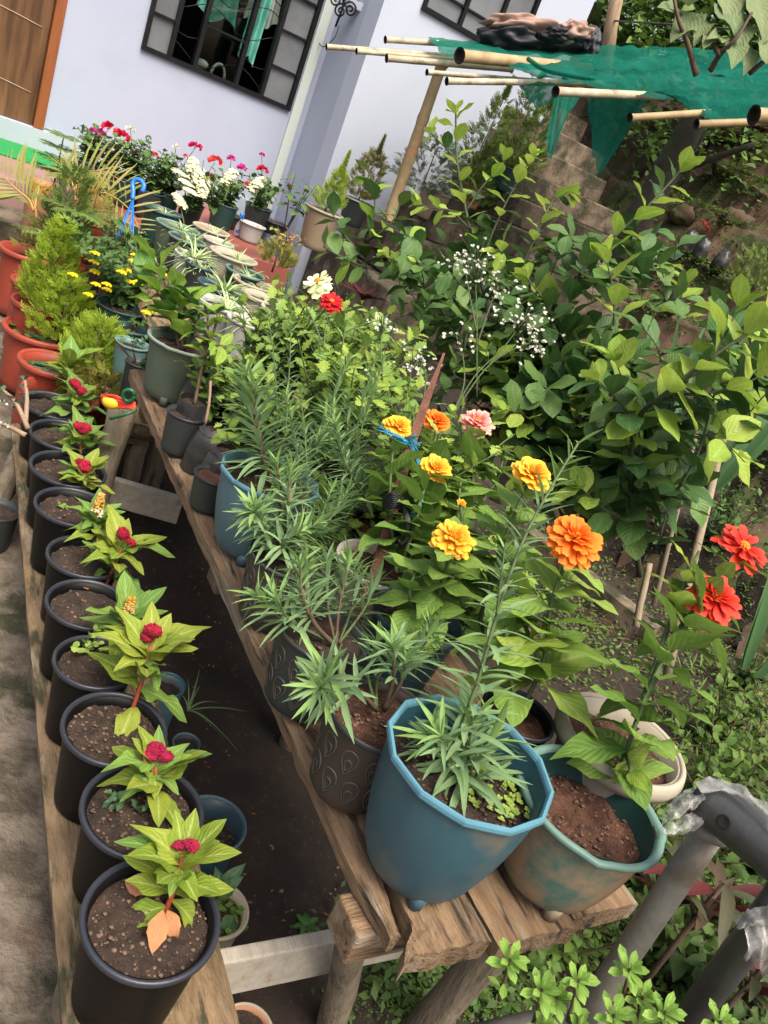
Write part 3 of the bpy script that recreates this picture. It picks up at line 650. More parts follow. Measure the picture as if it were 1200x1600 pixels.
tag(MB().blob((0, 0, 0), (.05, .03, .03), 12, 8, .3, 3, 2).build('crumpled_cloth', P_WHITE, None, loc=wl(1.04, -.12, 1.57)), 'crumpled white cloth on the dark window ledge', 'cloth')
m_ = MB().tube([wl(1.16+.05*math.cos(a), -.10, 1.53+.085*math.sin(a))-wl(1.16, -.1, 1.53) for a in [i*math.pi/10 for i in range(11)]], .010, 6).build('basket_handle', P_WHITE, None, loc=wl(1.16, -.1, 1.53)); tag(m_, 'pale curved handle standing on the window ledge', 'handle')
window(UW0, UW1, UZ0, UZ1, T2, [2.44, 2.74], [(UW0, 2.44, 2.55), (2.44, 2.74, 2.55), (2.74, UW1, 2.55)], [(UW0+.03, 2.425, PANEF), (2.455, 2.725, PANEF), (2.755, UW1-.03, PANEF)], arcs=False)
# bracket and wire on the return wall
lb = thing('wall_lamp_bracket', wl(1.835, .22, 2.2), 'black wrought iron scroll bracket on the shaded return wall', 'lamp bracket')
def scr(pts, r): return MB().tube(pts, r, 6)
bp = atd(533, 18, depth(wl(1.82, .25, 2.3))); lb.matrix_world = Matrix.Translation(bp)
for k, (ox, oz, sg) in enumerate([(0, 0, 1), (.06, .03, -1), (-.05, .05, 1)]):
    scr([(ox+sg*.05*(1-i/26)*math.cos(i*.5), -.02, oz+.05*(1-i/26)*math.sin(i*.5)) for i in range(24)], .006).build('scroll', BLACKM, lb)
scr([(0, -.02, -.10), (.01, -.03, 0), (.0, -.02, .25)], .008).build('bar', BLACKM, lb); hardbox((.10, .02, .07), (.12, .05, .05), 'base_block', WALL_LIT, lb)
tag(MB().tube(curve([atd(*q) for q in ((520, 42, 5.7), (500, 48, 5.7), (497, 62, 5.7), (505, 73, 5.65), (522, 60, 5.6), (530, 40, 5.6))]), .003, 5).build('cable', BLACKM), 'thin black cable looping down the return wall', 'cable')
# ---------------------------------------------------------------- garden stairs by the white wall
def step(name, s0, s1, t0, t1, z, lab=None, z0=0):
    o = wbox(name, s0, s1, t0, t1, z0, z, STEPM, kind='structure', bev=.012); return o
step('garden_step', 1.91, 2.40, .60, 1.75, .80); step('garden_step', 2.11, 2.75, .60, 1.32, 1.095, z0=.81); step('garden_step', 2.45, 3.5, .60, 1.15, 1.30, z0=1.10)
step('garden_step', 2.43, 3.4, 1.33, 1.9, .95)
S2L = wT(823, 268, 1.35)[0]; 
for k in range(9):
    z = 1.22+.185*k
    step('stair', S2L-.06+(.05*k if k < 7 else .3), S2L+1.25+.1*(k%2), -.9, 1.85-.25*k, z, z0=z-.184 if k else 0)
# ---------------------------------------------------------------- benches
B0 = Vector((.248, .757, 0)); BD = Vector((-.585, .811, 0)).normalized(); BX = Vector((BD.y, -BD.x, 0)); BROT = math.atan2(BX.y, BX.x)
def bp(v, u, z): return B0+BX*v+BD*u+Vector((0, 0, z))
BZ = .67
bench = thing('plank_bench', bp(0, 0, 0), 'high weathered plank bench with split front edge under the blue and brown pots', 'bench', rot=BROT)
def put(mb, name, m, parent, loc, smooth=False): return mb.build(name, m, parent, smooth=smooth, loc=loc)
nz1 = lambda y, s, a: a*noise.noise(Vector((y*7, s, 0)))+a*.6*noise.noise(Vector((y*23, s, 3)))
def l1(y):
    ins = .050*smooth(.5, .40, y)*smooth(-.02, .05, y+.0)
    return nz1(y, 1, .006)+ins+nz1(y*3, 4, .006)*smooth(.5, .4, y)
put(board(2.0, .165, .042, 110, 8, 1, .003, left=l1, front=lambda x: .010*noise.noise(Vector((x*40, 0, 9)))), 'plank', WOOD, bench, (0, 0, BZ))
put(board(.47, .042, .034, 50, 3, 4, .004, left=lambda y: nz1(y, 7, .006)+.012*smooth(.12, .0, y), right=lambda y: nz1(y*2, 9, .008)-.028*smooth(.30, .47, y)-.012*smooth(.1, 0, y)), 'plank_splinter', WOOD, bench, (0, .035, BZ-.006))
put(board(2.03, .158, .04, 60, 6, 2, .003, left=lambda y: nz1(y, 2, .003), front=lambda x: .012*noise.noise(Vector((x*40, 0, 0)))), 'plank', WOOD, bench, (.172, -.012, BZ))
put(board(2.0, .150, .04, 60, 6, 3, .003, left=lambda y: nz1(y, 3, .004), front=lambda x: .012*noise.noise(Vector((x*40, 4, 0)))), 'plank', WOOD, bench, (.337, .004, BZ-.002))
for u in (.10, .98, 1.86): beam(bp(-.012 if u < .5 else .03, u, BZ-.045), bp(.48, u, BZ-.045), .07, .062, 'cross_beam', WOOD, bench, seed=int(u*10))
log((.205, .93, .60), (.325, 1.13, -.05), .027, .032, 'leg', BARK, bench, 1)
log(bp(.45, .12, .61), bp(.46, .2, -.05), .034, .038, 'leg', BARK, bench, 2)
for v in (.44,): log(bp(v, 1.01, .61), bp(v+.01, 1.02, -.05), .033, .036, 'leg', BARK, bench, 3+v)
log(bp(-.035, 1.84, .6), bp(-.06, 1.80, 0), .040, .042, 'leg', BARK, bench, 5); log(bp(.44, 1.9, .61), bp(.44, 1.9, 0), .034, .036, 'leg', BARK, bench, 6)
beam((.030, .955, .262), (.385, 1.205, .262), .030, .105, 'brace_board', WOODP, bench, seed=4)
bl, br = onz(150, 738, .305), onz(288, 778, .305); beam(Vector(bl), Vector(br), .03, .10, 'brace_board', WOODP, bench, seed=6)
low = thing('low_bench', LB, 'low mossy plank bench carrying the row of black pots beside the driveway', 'bench', rot=math.atan2(LBX.y, LBX.x))
put(board(2.28, .112, .036, 70, 6, 11, .003, left=lambda y: nz1(y, 12, .004)), 'plank', WOODM, low, (0, -.2, .27))
put(board(2.35, .150, .036, 60, 6, 12, .003, left=lambda y: nz1(y, 15, .003)), 'plank', WOODM, low, (.12, -.13, .268))
def lp(v, u, z): return LB+LBX*v+LBD*u+Vector((0, 0, z))
log(lp(.03, 1.93, .235), lp(-.06, 1.72, -.0), .030, .036, 'leg', BARK, low, 8); log(lp(.2, 1.95, .235), lp(.2, 1.95, 0), .03, .033, 'leg', BARK, low, 9)
for u in (.15, 1.0): log(lp(.06, u, .235), lp(.07, u, -.02), .03, .03, 'leg', BARK, low, 10+u); log(lp(.2, u, .235), lp(.21, u, -.02), .03, .03, 'leg', BARK, low, 12+u)
far = thing('plank_bench', bp(.16, 2.06, 0), 'far plank bench under the spider plant pots near the house', 'bench', rot=BROT)
for i in range(4): put(board(1.7, .145, .04, 30, 4, 20+i, .002), 'plank', WOODM, far, (.0+.15*i, 0, BZ))
for u in (.1, .9, 1.6):
    beam(bp(.18, 2.06+u, BZ-.043), bp(.74, 2.06+u, BZ-.043), .06, .06, 'cross_beam', WOOD, far, seed=30+int(u*9))
    for v in (.22, .70): log(bp(v, 2.06+u, .58), bp(v, 2.06+u, .05), .033, .036, 'leg', BARK, far, 31+v)
mid = thing('low_bench', bp(.0, 2.03, 0), 'short brown plank shelf below the end of the high bench, under the lantana pots', 'bench', rot=BROT)
put(board(.9, .14, .04, 30, 4, 40, .002), 'plank', WOODM, mid, (.0, 0, .47))
for u in (.06, .8):
    beam(bp(0, 2.03+u, .428), bp(.14, 2.03+u, .428), .06, .05, 'cross_beam', WOOD, mid, seed=44)
    for v in (.02, .12): log(bp(v, 2.03+u, .38), bp(v, 2.03+u, 0), .03, .034, 'leg', BARK, mid, 45)
# ---------------------------------------------------------------- low row: black pots and cockscombs
GL = 'black pots in a row on the low bench'; GC = 'cockscomb plants in the row of black pots'
LOWP = [  # rim centre, rim width, stem base, flower px, colour, leaf cluster (px centre, radius px), size
 (239, 1431, 219, (257, 1428), (288, 1326), 'm', 'nearest black pot of the low row, with peeling pink leaves over its soil', 'nearest cockscomb, yellow green leaves round a small magenta crest'),
 (225, 1262, 192, (247, 1262), (243, 1184), 'm', 'black pot with a small grey weed in its soil, behind the nearest one', 'cockscomb with a wide magenta crest above the second black pot'),
 (181, 1135, 163, (203, 1120), (238, 1000), 'c', 'black pot third from the front of the low row, one dry leaf on its soil', 'tall cockscomb with a square crimson crest and yellow green leaves'),
 (150, 1032, 128, (190, 1015), (198, 962), 'y', 'black pot holding a trailing green weed at its left rim', 'cockscomb with a yellow and white plume and wide green leaves'),
 (140, 942, 131, (166, 912), (193, 846), 'c', 'black pot with a fallen tan leaf inside its far rim', 'cockscomb with a tilted crimson crest and a long leaf reaching right'),
 (134, 868, 117, (150, 858), (152, 798), 'y', 'black pot with bare brown soil, sixth from the front of the low row', 'small cockscomb with a bright yellow tuft'),
 (116, 790, 118, (131, 775), (133, 731), 'c', 'black pot with pale clover sprouts in its soil', 'cockscomb with a flat crimson crest held by small leaves on a red stem'),
 (108, 731, 116, (124, 722), (126, 672), 'c', 'black pot with a dented rim, eighth from the front of the low row', 'cockscomb with a frilled red crest and grey green upper leaves'),
 (103, 679, 108, (114, 668), (122, 609), 'd', 'black pot second from the far end of the low row', 'cockscomb with a dark red fan crest leaning right'),
 (86, 632, 98, (106, 622), None, None, 'black pot at the far end of the low row, beside the red pots', 'cockscomb without a crest, tallest pale leaves at the far end of the low row')]
for i, (px, py, w, sb, fp, colr, plab, clab) in enumerate(LOWP):
    z = .462; c = onz(px, py, z); r = w*depth(c)/FPX/2
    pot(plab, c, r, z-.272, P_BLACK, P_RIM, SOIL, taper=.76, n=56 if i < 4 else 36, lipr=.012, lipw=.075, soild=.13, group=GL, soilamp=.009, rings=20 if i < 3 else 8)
    b = onz(sb[0], sb[1], z-.03); d0 = depth(b)
    top = atd(fp[0], fp[1], d0-.015) if fp else atd(108, 560, d0-.01)
    p = Plant('cockscomb', b, clab, 'cockscomb', GC, seed=50+i); st = curve([b, b.lerp(top, .5)+Vector((.004, -.004, 0)), top-Vector((0, 0, .012))], 6); p.stem(st, .0046, .0032, STEMR, 8)
    h = (top-b).length; gm_ = 'celosia green' if i in (3, 5, 7, 8) else 'celosia'
    mf = lambda f, a=gm_, q=p: a if q.r.random() < .8 else ('celosia' if a != 'celosia' else 'celosia green')
    k = {0: 1.0, 1: .95, 2: 1.25, 3: 1.15, 4: 1.15, 5: .9, 6: .9, 7: 1.05, 8: 1.05, 9: 1.25}[i]
    p.along(st, 'celosia', mf, .082*k, .098*k, h*.115, 2, 80, 42, .40, 2.3, jit=.5, wx=1.05, upw=.6, end=.93)
    for q_ in range(8):
        w_ = q_*2.4+i; bk = Vector((math.cos(w_), math.sin(w_), 0)).dot(CAMDIR) < .25; p.leaf('celosia', mf(1), st[-3]-Vector((0, 0, .006)), (math.cos(w_)*p.r.uniform(.35, .8), math.sin(w_)*p.r.uniform(.35, .8), 1.3 if bk else p.r.uniform(.1, .5)), (-math.cos(w_), -math.sin(w_), .6), (.105 if bk else .075)*k*p.r.uniform(.6, 1.05), p.r.uniform(.8, 1.05))
    p.along(st, 'celosia', mf, .045*k, .050*k, h*.1, 1, 60, 45, .70, 2.3, jit=.5, upw=.75)
    p.along(st, 'celosia', mf, .074*k, .07*k, h*.12, 1, 98, 88, .15, 2.4, jit=.5, wx=1.1, upw=.9, end=.4)
    if i == 0:
        for (ax, ay, bx_, by_, L) in ((255, 1436, 238, 1480, .05), (262, 1436, 277, 1468, .042), (238, 1408, 196, 1372, .05)): 
            a_ = onz(ax, ay-14, .465); b_ = onz(bx_, by_, .452); p.leaf('celosia', 'celosia faded', a_, b_-a_, Vector((0, 0, 1))+CAMDIR, (b_-a_).length*1.1, 1.15)
    if colr in ('m', 'c', 'd'):
        M = Matrix.Rotation(p.r.uniform(-.3, .3), 3, 'Y') @ Matrix.Rotation(p.r.uniform(0, .8), 3, 'Z'); sz = {0: .019, 1: .028, 2: .024, 3: .02, 4: .024, 6: .028, 7: .027, 8: .031}[i]; mb = MB()
        M = Matrix.Rotation({2: -.3, 4: -.6, 8: -.45}.get(i, 0), 3, CAMDIR) @ Matrix.Rotation(.25, 3, 'Z')
        vs_hi = {2: 1.35, 4: 1.3, 0: .9}.get(i, .75)
        lob = [(p.r.uniform(-.75, .75), p.r.uniform(.0, .8), p.r.uniform(.38, .62)) for _ in range(6)]
        for (lx, lz, ls) in lob: mb.blob(M @ Vector((lx*sz, p.r.uniform(-.2, .2)*sz, lz*sz*vs_hi)), (sz*ls, sz*ls*.55, sz*ls*.85), 18, 12, .5, 4, i*7+lx, M=M)
        for q in range(150):
            lx, lz, ls = lob[q % 6]; a = p.r.uniform(0, 6.3); ph = math.acos(p.r.uniform(-.4, 1)); d = Vector((lx*sz+math.sin(ph)*math.cos(a)*sz*ls, math.sin(ph)*math.sin(a)*sz*ls*.6, lz*sz*vs_hi+math.cos(ph)*sz*ls*.85)); mb.blob(M @ d, (.0024, .0024, .0032), 5, 3, .3, 2, q)
        mb.build('crest', CREST if colr == 'm' else CRESTC, p.e, loc=top-b)
    elif colr == 'y':
        mb = MB()
        for q in range(150):
            t = p.r.random(); a = p.r.uniform(0, 6.3); rr = .014*(1-t*.6); mb.blob((rr*math.cos(a), rr*math.sin(a), -.012+.060*t), (.0040, .0034, .0034), 5, 3, .3, 2, q, mi=0 if t > .35 or q % 3 == 0 else 1)
        mb.build('plume', [CRESTY, mat('white floret', (.8, .78, .66), None, .8)], p.e, loc=top-b)
    p.done()
def seedling(label, px, py, z, n, L, h, mk='ground', cat='weed', kind='round', d=None, joined=True):
    b = onz(px, py, z) if d is None else atd(px, py, d); p = Plant('weed', b, label, cat, joined=joined)
    for k in range(n):
        a = p.r.uniform(0, 6.3); tip = Vector(b)+Vector((math.cos(a)*h*.6, math.sin(a)*h*.6, h*p.r.uniform(.5, 1))); c = curve([b, Vector(b).lerp(tip, .5)+Vector((0, 0, .006)), tip], 3); p.stem(c, .0012, .0007, STEMG, 4); p.along(c, kind, mk, L, L*.8, h*.28, 2, 70, 40, .4)
    return p.done()
seedling('small grey green weed growing in the second black pot', 196, 1268, .425, 3, .022, .075, 'ivy', kind='zinnia')
seedling('trailing green weed at the rim of the fourth black pot', 122, 1022, .43, 4, .018, .06, 'sprout')
seedling('pale clover sprouts beside the cockscomb with the yellow tuft', 95, 795, .43, 5, .010, .02, 'dahlia'); seedling('tiny three leaved weed under the fallen tan leaf', 108, 925, .425, 3, .014, .016, 'ger')
p = Plant('fallen_leaf', onz(130, 912, .445), 'fallen tan leaf curled on the soil of a black pot', 'leaf'); a_, b_ = onz(122, 912, .45), onz(148, 916, .44); p.leaf('celosia', 'celosia faded', a_, b_-a_, (0, 0, 1), .05, 1.4); p.done()
# pots on the ground behind the low row
rpot('teal round pot on the ground behind the third black pot', 262, 1068, .20, 58, .20, P_BLUEG, rim=TEALP, soil=SOIL, lipw=.07, group='pots on the ground behind the low row')
rpot('blue grey pot on the ground right of the two nearest black pots', 332, 1285, .19, 112, .20, P_NAVY, rim=P_BLUEG, soil=SOIL, lipw=.06, soild=.3, group='pots on the ground behind the low row')
rpot('dark pot hidden behind the second black pot', 292, 1160, .16, 44, .17, P_GREY, rim=P_BLUEG, group='pots on the ground behind the low row')
_, ic, ir = rpot('worn cream pot with ivy on the ground behind the nearest black pot', 340, 1420, .16, 104, .17, P_CREAM, soil=SOIL, lipw=.09, group='pots on the ground behind the low row')
p = Plant('ivy', ic-Vector((0, 0, .02)), 'dark variegated ivy in the worn cream pot', 'ivy')
for (ax, ay, bx_, by_, L) in ((350, 1395, 335, 1360, .05), (352, 1380, 385, 1345, .05), (360, 1385, 372, 1375, .03), (365, 1430, 350, 1465, .06), (345, 1400, 372, 1365, .055)):
    dd = depth(ic)-.03; a_ = atd(ax, ay, dd); b_ = atd(bx_, by_, dd); p.leaf('bigleaf', 'ivy', a_, b_-a_, CAMDIR+Vector((0, 0, .6)), L, .8)
p.done(); weed('mossy green weed filling the worn cream pot', ic-Vector((-.02, 0, .024)), ir*.7, 60, 'ground', .008, .02)
p = Plant('grass_tuft', onz(290, 1120, .08), 'thin grass blades beside the dark pot behind the low row', 'grass')
for k in range(9):
    a = p.r.uniform(-.6, 2.4); p.leaf('strap', 'lance', p.b+Vector((0, 0, .02)), (math.cos(a), math.sin(a), .7), (0, 0, 1), p.r.uniform(.10, .16), .6)
p.done()
p = Plant('weed', onz(478, 1448, .0), 'small glossy green weed on the dark ground behind the brace board', 'weed')
for k in range(7): a = k*.9; p.leaf('poin', 'hib', p.b, (math.cos(a), math.sin(a), .5), (0, 0, 1), .035)
p.done()
rpot('terracotta pot under the brace board of the benches', 385, 1610, .10, 90, .10, P_TERRA, rim=P_CREAM, group='pots on the ground behind the low row')
# ---------------------------------------------------------------- high bench pots
GB = 'pots standing on the high bench'
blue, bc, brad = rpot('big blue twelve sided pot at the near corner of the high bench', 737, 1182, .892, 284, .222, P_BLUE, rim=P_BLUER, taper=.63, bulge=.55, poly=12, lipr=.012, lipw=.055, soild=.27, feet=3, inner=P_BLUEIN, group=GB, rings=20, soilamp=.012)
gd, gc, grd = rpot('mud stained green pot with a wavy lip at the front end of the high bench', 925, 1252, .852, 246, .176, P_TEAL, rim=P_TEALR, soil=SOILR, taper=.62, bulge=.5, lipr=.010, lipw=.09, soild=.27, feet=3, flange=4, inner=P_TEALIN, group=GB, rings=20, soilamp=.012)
brp = rpot('brown pot with droplet pattern next to the big blue pot', 597, 1112, .835, 180, .155, P_BROWN, rim=P_GREY, soil=SOILR, taper=.74, motif=True, lipr=.010, group=GB, n=48, rings=10)
gyp = rpot('dark grey pot with droplet pattern, second behind the big blue pot', 508, 985, .832, 152, .152, P_GREY, rim=P_GREY, soil=SOIL, taper=.74, motif=True, lipr=.009, group=GB, n=48)
br2 = rpot('brown droplet pot half hidden by grey green foliage, beside the light blue pot', 452, 868, .826, 128, .148, P_BROWN, rim=P_GREY, soil=SOIL, taper=.74, motif=True, lipr=.009, group=GB)
bgp = rpot('grey blue twelve sided pot in the middle of the high bench edge', 424, 742, .872, 163, .198, P_BLUEG, rim=P_BLUER, soil=SOIL, taper=.62, bulge=.5, poly=12, lipr=.010, soild=.12, feet=3, group=GB)
sbp = rpot('small black pot with reddish soil left of the grey blue pot', 338, 742, .762, 70, .088, P_GREY, rim=P_RIM, soil=SOILR, taper=.8, lipr=.008, group=GB)
bgo = rpot('black pot holding a poly bag sapling, beside the dusty green pot', 292, 645, .788, 62, .112, P_GREY, rim=P_RIM, soil=SOIL, taper=.8, lipr=.008, group=GB)
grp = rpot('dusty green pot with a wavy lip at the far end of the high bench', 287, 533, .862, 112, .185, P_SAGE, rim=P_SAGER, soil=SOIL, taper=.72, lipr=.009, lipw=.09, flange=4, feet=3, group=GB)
blk = rpot('black pot of red loam under the zinnias behind the blue pot', 812, 1112, .842, 122, .165, P_BLACK, rim=P_RIM, soil=SOILR, taper=.75, lipr=.010, group=GB)
whi, wc, wr = rpot('cream pot with a fat rounded rim at the back corner of the high bench', 976, 1150, .872, 214, .195, P_CREAM, rim=P_CREAM, soil=SOILR, taper=.62, bulb=True, soild=.20, group=GB, n=48, rings=20, lipw=.1)
crp = rpot('cream rimmed pot holding the split red stake', 592, 880, .845, 140, .17, P_CREAM, rim=P_WHITE, soil=SOILR, taper=.7, lipr=.014, group=GB)
dkb = rpot('dark blue pot behind the rosette plants', 655, 962, .852, 150, .175, P_NAVY, rim=P_NAVY, soil=SOIL, taper=.7, lipr=.014, group=GB)
gbl = rpot('large black pot of pale stems behind the poly bags', 392, 590, .84, 104, .165, P_BLACK, rim=P_RIM, soil=SOILR, taper=.8, group=GB)
sbl = rpot('small black pot of red soil behind the poly bags', 385, 632, .80, 50, .12, P_GREY, rim=P_RIM, soil=SOILR, taper=.8, group=GB)
hid = []
for i, (v, u, lab) in enumerate([(.34, .86, 'black pot under the yellow zinnias'), (.30, 1.18, 'black pot under the middle bushes of the high bench'), (.42, 1.42, 'black pot at the back edge of the high bench under lobed leaves'), (.28, 1.62, 'black pot under the red dahlia'), (.42, 1.86, 'black pot at the far back corner of the high bench')]):
    pot(lab, bp(v, u, .835), .085, .163, P_BLACK, P_RIM, SOILR, taper=.76, group=GB); hid.append(bp(v, u, .81))
def polybag(label, px, py, zt, wpx, tiltv, slump=0):
    c = onz(px, py, zt); r = wpx*depth(c)/FPX/2; h = zt-BZ-.003; e = thing('poly_bag', c-Vector((0, 0, h)), label, 'grow bag', 'black poly grow bags on the high bench')
    mb = MB(); vs = []; n, k = 20, 9; T = Vector(tiltv)
    for i in range(k+1):
        t = i/k
        for j in range(n):
            w = 2*math.pi*j/n; q = r*(.9+.12*math.sin(3.1*t)+.07*noise.noise(Vector((math.cos(w)*1.5, math.sin(w)*1.5, t*4+px)))); f = 1-.25*max(0, t-.8)/.2*(slump > 0)
            vs.append((q*f*math.cos(w)+T.x*t, q*f*math.sin(w)+T.y*t, h*t+.012*noise.noise(Vector((math.cos(w)*2, math.sin(w)*2, px)))*(t > .9)))
    mb.add(vs, [(i*n+j, i*n+(j+1) % n, (i+1)*n+(j+1) % n, (i+1)*n+j) for i in range(k) for j in range(n)]); mb.build('bag', BAGM, e)
    MB().disc(r*.9, h*.9, 5, 18, .006, 40, px, c=(T.x*.9, T.y*.9)).build('soil', SOIL, e); return c+T*.0
b1 = polybag('tall black poly bag of soil, tilted, behind the small black pot', 352, 700, .80, 62, (.012, .0, 0), 1)
b2 = polybag('crumpled black poly bag between the potted sapling and the tilted bag', 330, 665, .80, 62, (.02, .005, 0), 1)
b3 = polybag('grey dusty poly bag behind the sapling pot', 318, 590, .82, 62, (.01, .01, 0))
b4 = polybag('small open poly bag set inside the black pot', 305, 625, .812, 50, (.0, .0, 0))
# foliage in the high bench pots --------------------------------------------------------------
GS = 'snapdragon like plants in the front pots of the high bench'
def lmf(f): return 'lance' if f < .8 else 'lance young'
def lance(label, base, stems, seed=None, cat='snapdragon', dense=True):
    p = Plant('snapdragon', base, label, cat, GS, seed=seed)
    more = []
    for q_ in stems:
        more.append(q_)
        if dense and q_[7]:
            ps_ = [tuple(v) for v in q_[0]]; dx, dy = p.r.uniform(-38, 38), p.r.uniform(-30, 22); n_ = len(ps_)-1; more.append(([(a+dx*i/n_, b+dy*i/n_, c_+p.r.uniform(-.03, .05)*i/n_) for i, (a, b, c_) in enumerate(ps_)],)+tuple(q_[1:]))
    for (pts, L0, L1, gap, per, st, r0, rosette) in more:
        c = curve([atd(*q) if len(q) == 3 and q[2] < 20 else q for q in pts], 6); p.stem(c, r0, r0*.5, STEMG if len(c) > 30 else STEMB if r0 > .003 else STEMG, 6)
        p.along(c, 'lance', lmf, L0*1.12, L1*1.1, gap*.60, per, 80, 38, st, 2.1, wx=1.0, upw=.4, gap1=gap*(1.1 if len(c) > 30 else .7))
        if rosette:
            t = (c[-1]-c[-3]).normalized()
            for k in range(rosette):
                a = t.orthogonal().normalized(); b = t.cross(a); w = k*2.4; e = math.radians(20+65*k/rosette); d = t*math.cos(e)+(a*math.cos(w)+b*math.sin(w))*math.sin(e)
                p.leaf('lance', 'lance young' if k < rosette*.3 else 'lance', c[-1]-t*.01*k/rosette, d, t, L1*p.r.uniform(.8, 1.15)*(.55+.5*k/rosette))
    return p.done()
D = depth(bc)
lance('tall grey green plant leaning right out of the big blue pot', onz(742, 1242, .832), [([(742, 1243, D+.06), (722, 1150, D+.03), (748, 1060, D+.02), (775, 965, D+.02), (815, 850, D+.04), (862, 760, D+.06), (905, 690, D+.08)], .088, .038, .013, 2, .05, .0038, 0), ([(738, 1240, D+.06), (708, 1190, D+.02), (690, 1150, D-.01)], .07, .06, .014, 2, .3, .003, 8), ([(742, 1243, D+.06), (750, 1190, D+.04), (772, 1150, D+.05)], .08, .07, .016, 2, .2, .003, 8), ([(775, 965, D+.02), (783, 900, D), (790, 850, D)], .05, .03, .02, 2, .2, .002, 0)], 3)
d2 = depth(brp[1])
lance('rosetted grey green plant spilling over the brown droplet pot', brp[1]-Vector((0, 0, .02)), [([(600, 1110, d2+.02), (625, 1070, d2), (634, 1034, d2)], .062, .06, .014, 2, .55, .004, 18), ([(590, 1110, d2), (555, 1075, d2-.05), (508, 1056, d2-.09)], .06, .066, .014, 2, .5, .004, 20), ([(610, 1100, d2+.04), (640, 1040, d2+.08), (675, 1000, d2+.12)], .06, .05, .014, 2, .5, .003, 12), ([(588, 1105, d2), (575, 1050, d2+.03), (590, 1000, d2+.05)], .06, .05, .013, 2, .4, .003, 14)], 4)
d3 = depth(gyp[1])
lance('leggy grey green plant with bare brown lower stem in the dark grey pot', gyp[1]-Vector((0, 0, .02)), [([(525, 1010, d3), (492, 975, d3-.03), (472, 930, d3-.05), (470, 880, d3-.04)], .07, .05, .009, 2, .42, .0045, 14), ([(525, 1010, d3), (530, 950, d3+.02), (545, 880, d3+.05)], .066, .05, .010, 2, .35, .0035, 12), ([(520, 1005, d3), (455, 970, d3-.05), (432, 935, d3-.07)], .06, .055, .012, 2, .55, .003, 14), ([(530, 1005, d3), (570, 950, d3+.05), (590, 905, d3+.08)], .06, .05, .011, 2, .4, .003, 10)], 5)
d4 = depth(br2[1])
lance('dense grey green plant over the half hidden brown pot', br2[1]-Vector((0, 0, .02)), [([(455, 880, d4), (440, 820, d4), (437, 760, d4), (432, 720, d4)], .066, .045, .008, 2, .25, .004, 10), ([(452, 880, d4), (415, 830, d4-.04), (398, 790, d4-.06)], .06, .055, .009, 2, .4, .003, 18), ([(458, 880, d4), (495, 820, d4+.03), (520, 760, d4+.06)], .06, .045, .009, 2, .3, .003, 10), ([(456, 880, d4), (480, 800, d4+.05), (478, 700, d4+.07), (470, 620, d4+.08)], .055, .035, .012, 2, .35, .0026, 4), ([(456, 880, d4), (440, 850, d4-.06), (470, 830, d4-.06)], .06, .05, .01, 2, .3, .003, 12)], 6)
d5 = depth(bgp[1])
lance('upright broad leaved plant with a brown stem in the grey blue pot', bgp[1]-Vector((0, 0, .02)), [([(425, 760, d5), (412, 710, d5-.02), (400, 650, d5-.02), (398, 605, d5-.02)], .105, .07, .012, 2, .15, .0045, 8), ([(430, 758, d5), (445, 680, d5+.03), (452, 580, d5+.05), (455, 510, d5+.06)], .05, .03, .018, 2, .25, .0022, 3), ([(440, 755, d5), (490, 690, d5+.05), (520, 620, d5+.08), (545, 560, d5+.1)], .055, .035, .013, 2, .25, .0026, 4), ([(430, 758, d5), (470, 715, d5+.02), (500, 690, d5)], .05, .045, .011, 2, .3, .0026, 8)], 7)
lance('thin tall grey green stems above the middle of the high bench', hid[0], [([(570, 800, 1.75), (560, 700, 1.78), (580, 620, 1.8), (602, 560, 1.82)], .055, .035, .014, 2, .1, .0025, 4), ([(560, 790, 1.75), (525, 710, 1.78), (505, 640, 1.8)], .055, .04, .013, 2, .1, .0025, 5), ([(585, 800, 1.72), (545, 740, 1.7), (530, 700, 1.7), (520, 660, 1.7)], .06, .04, .011, 2, .1, .0025, 8), ([(575, 800, 1.75), (610, 720, 1.8), (640, 660, 1.85)], .05, .035, .014, 2, .1, .0022, 4)], 8)
weed('pale clover carpet on the soil of the big blue pot', onz(775, 1235, .833), .062, 95, 'sprout', .0068, .008)
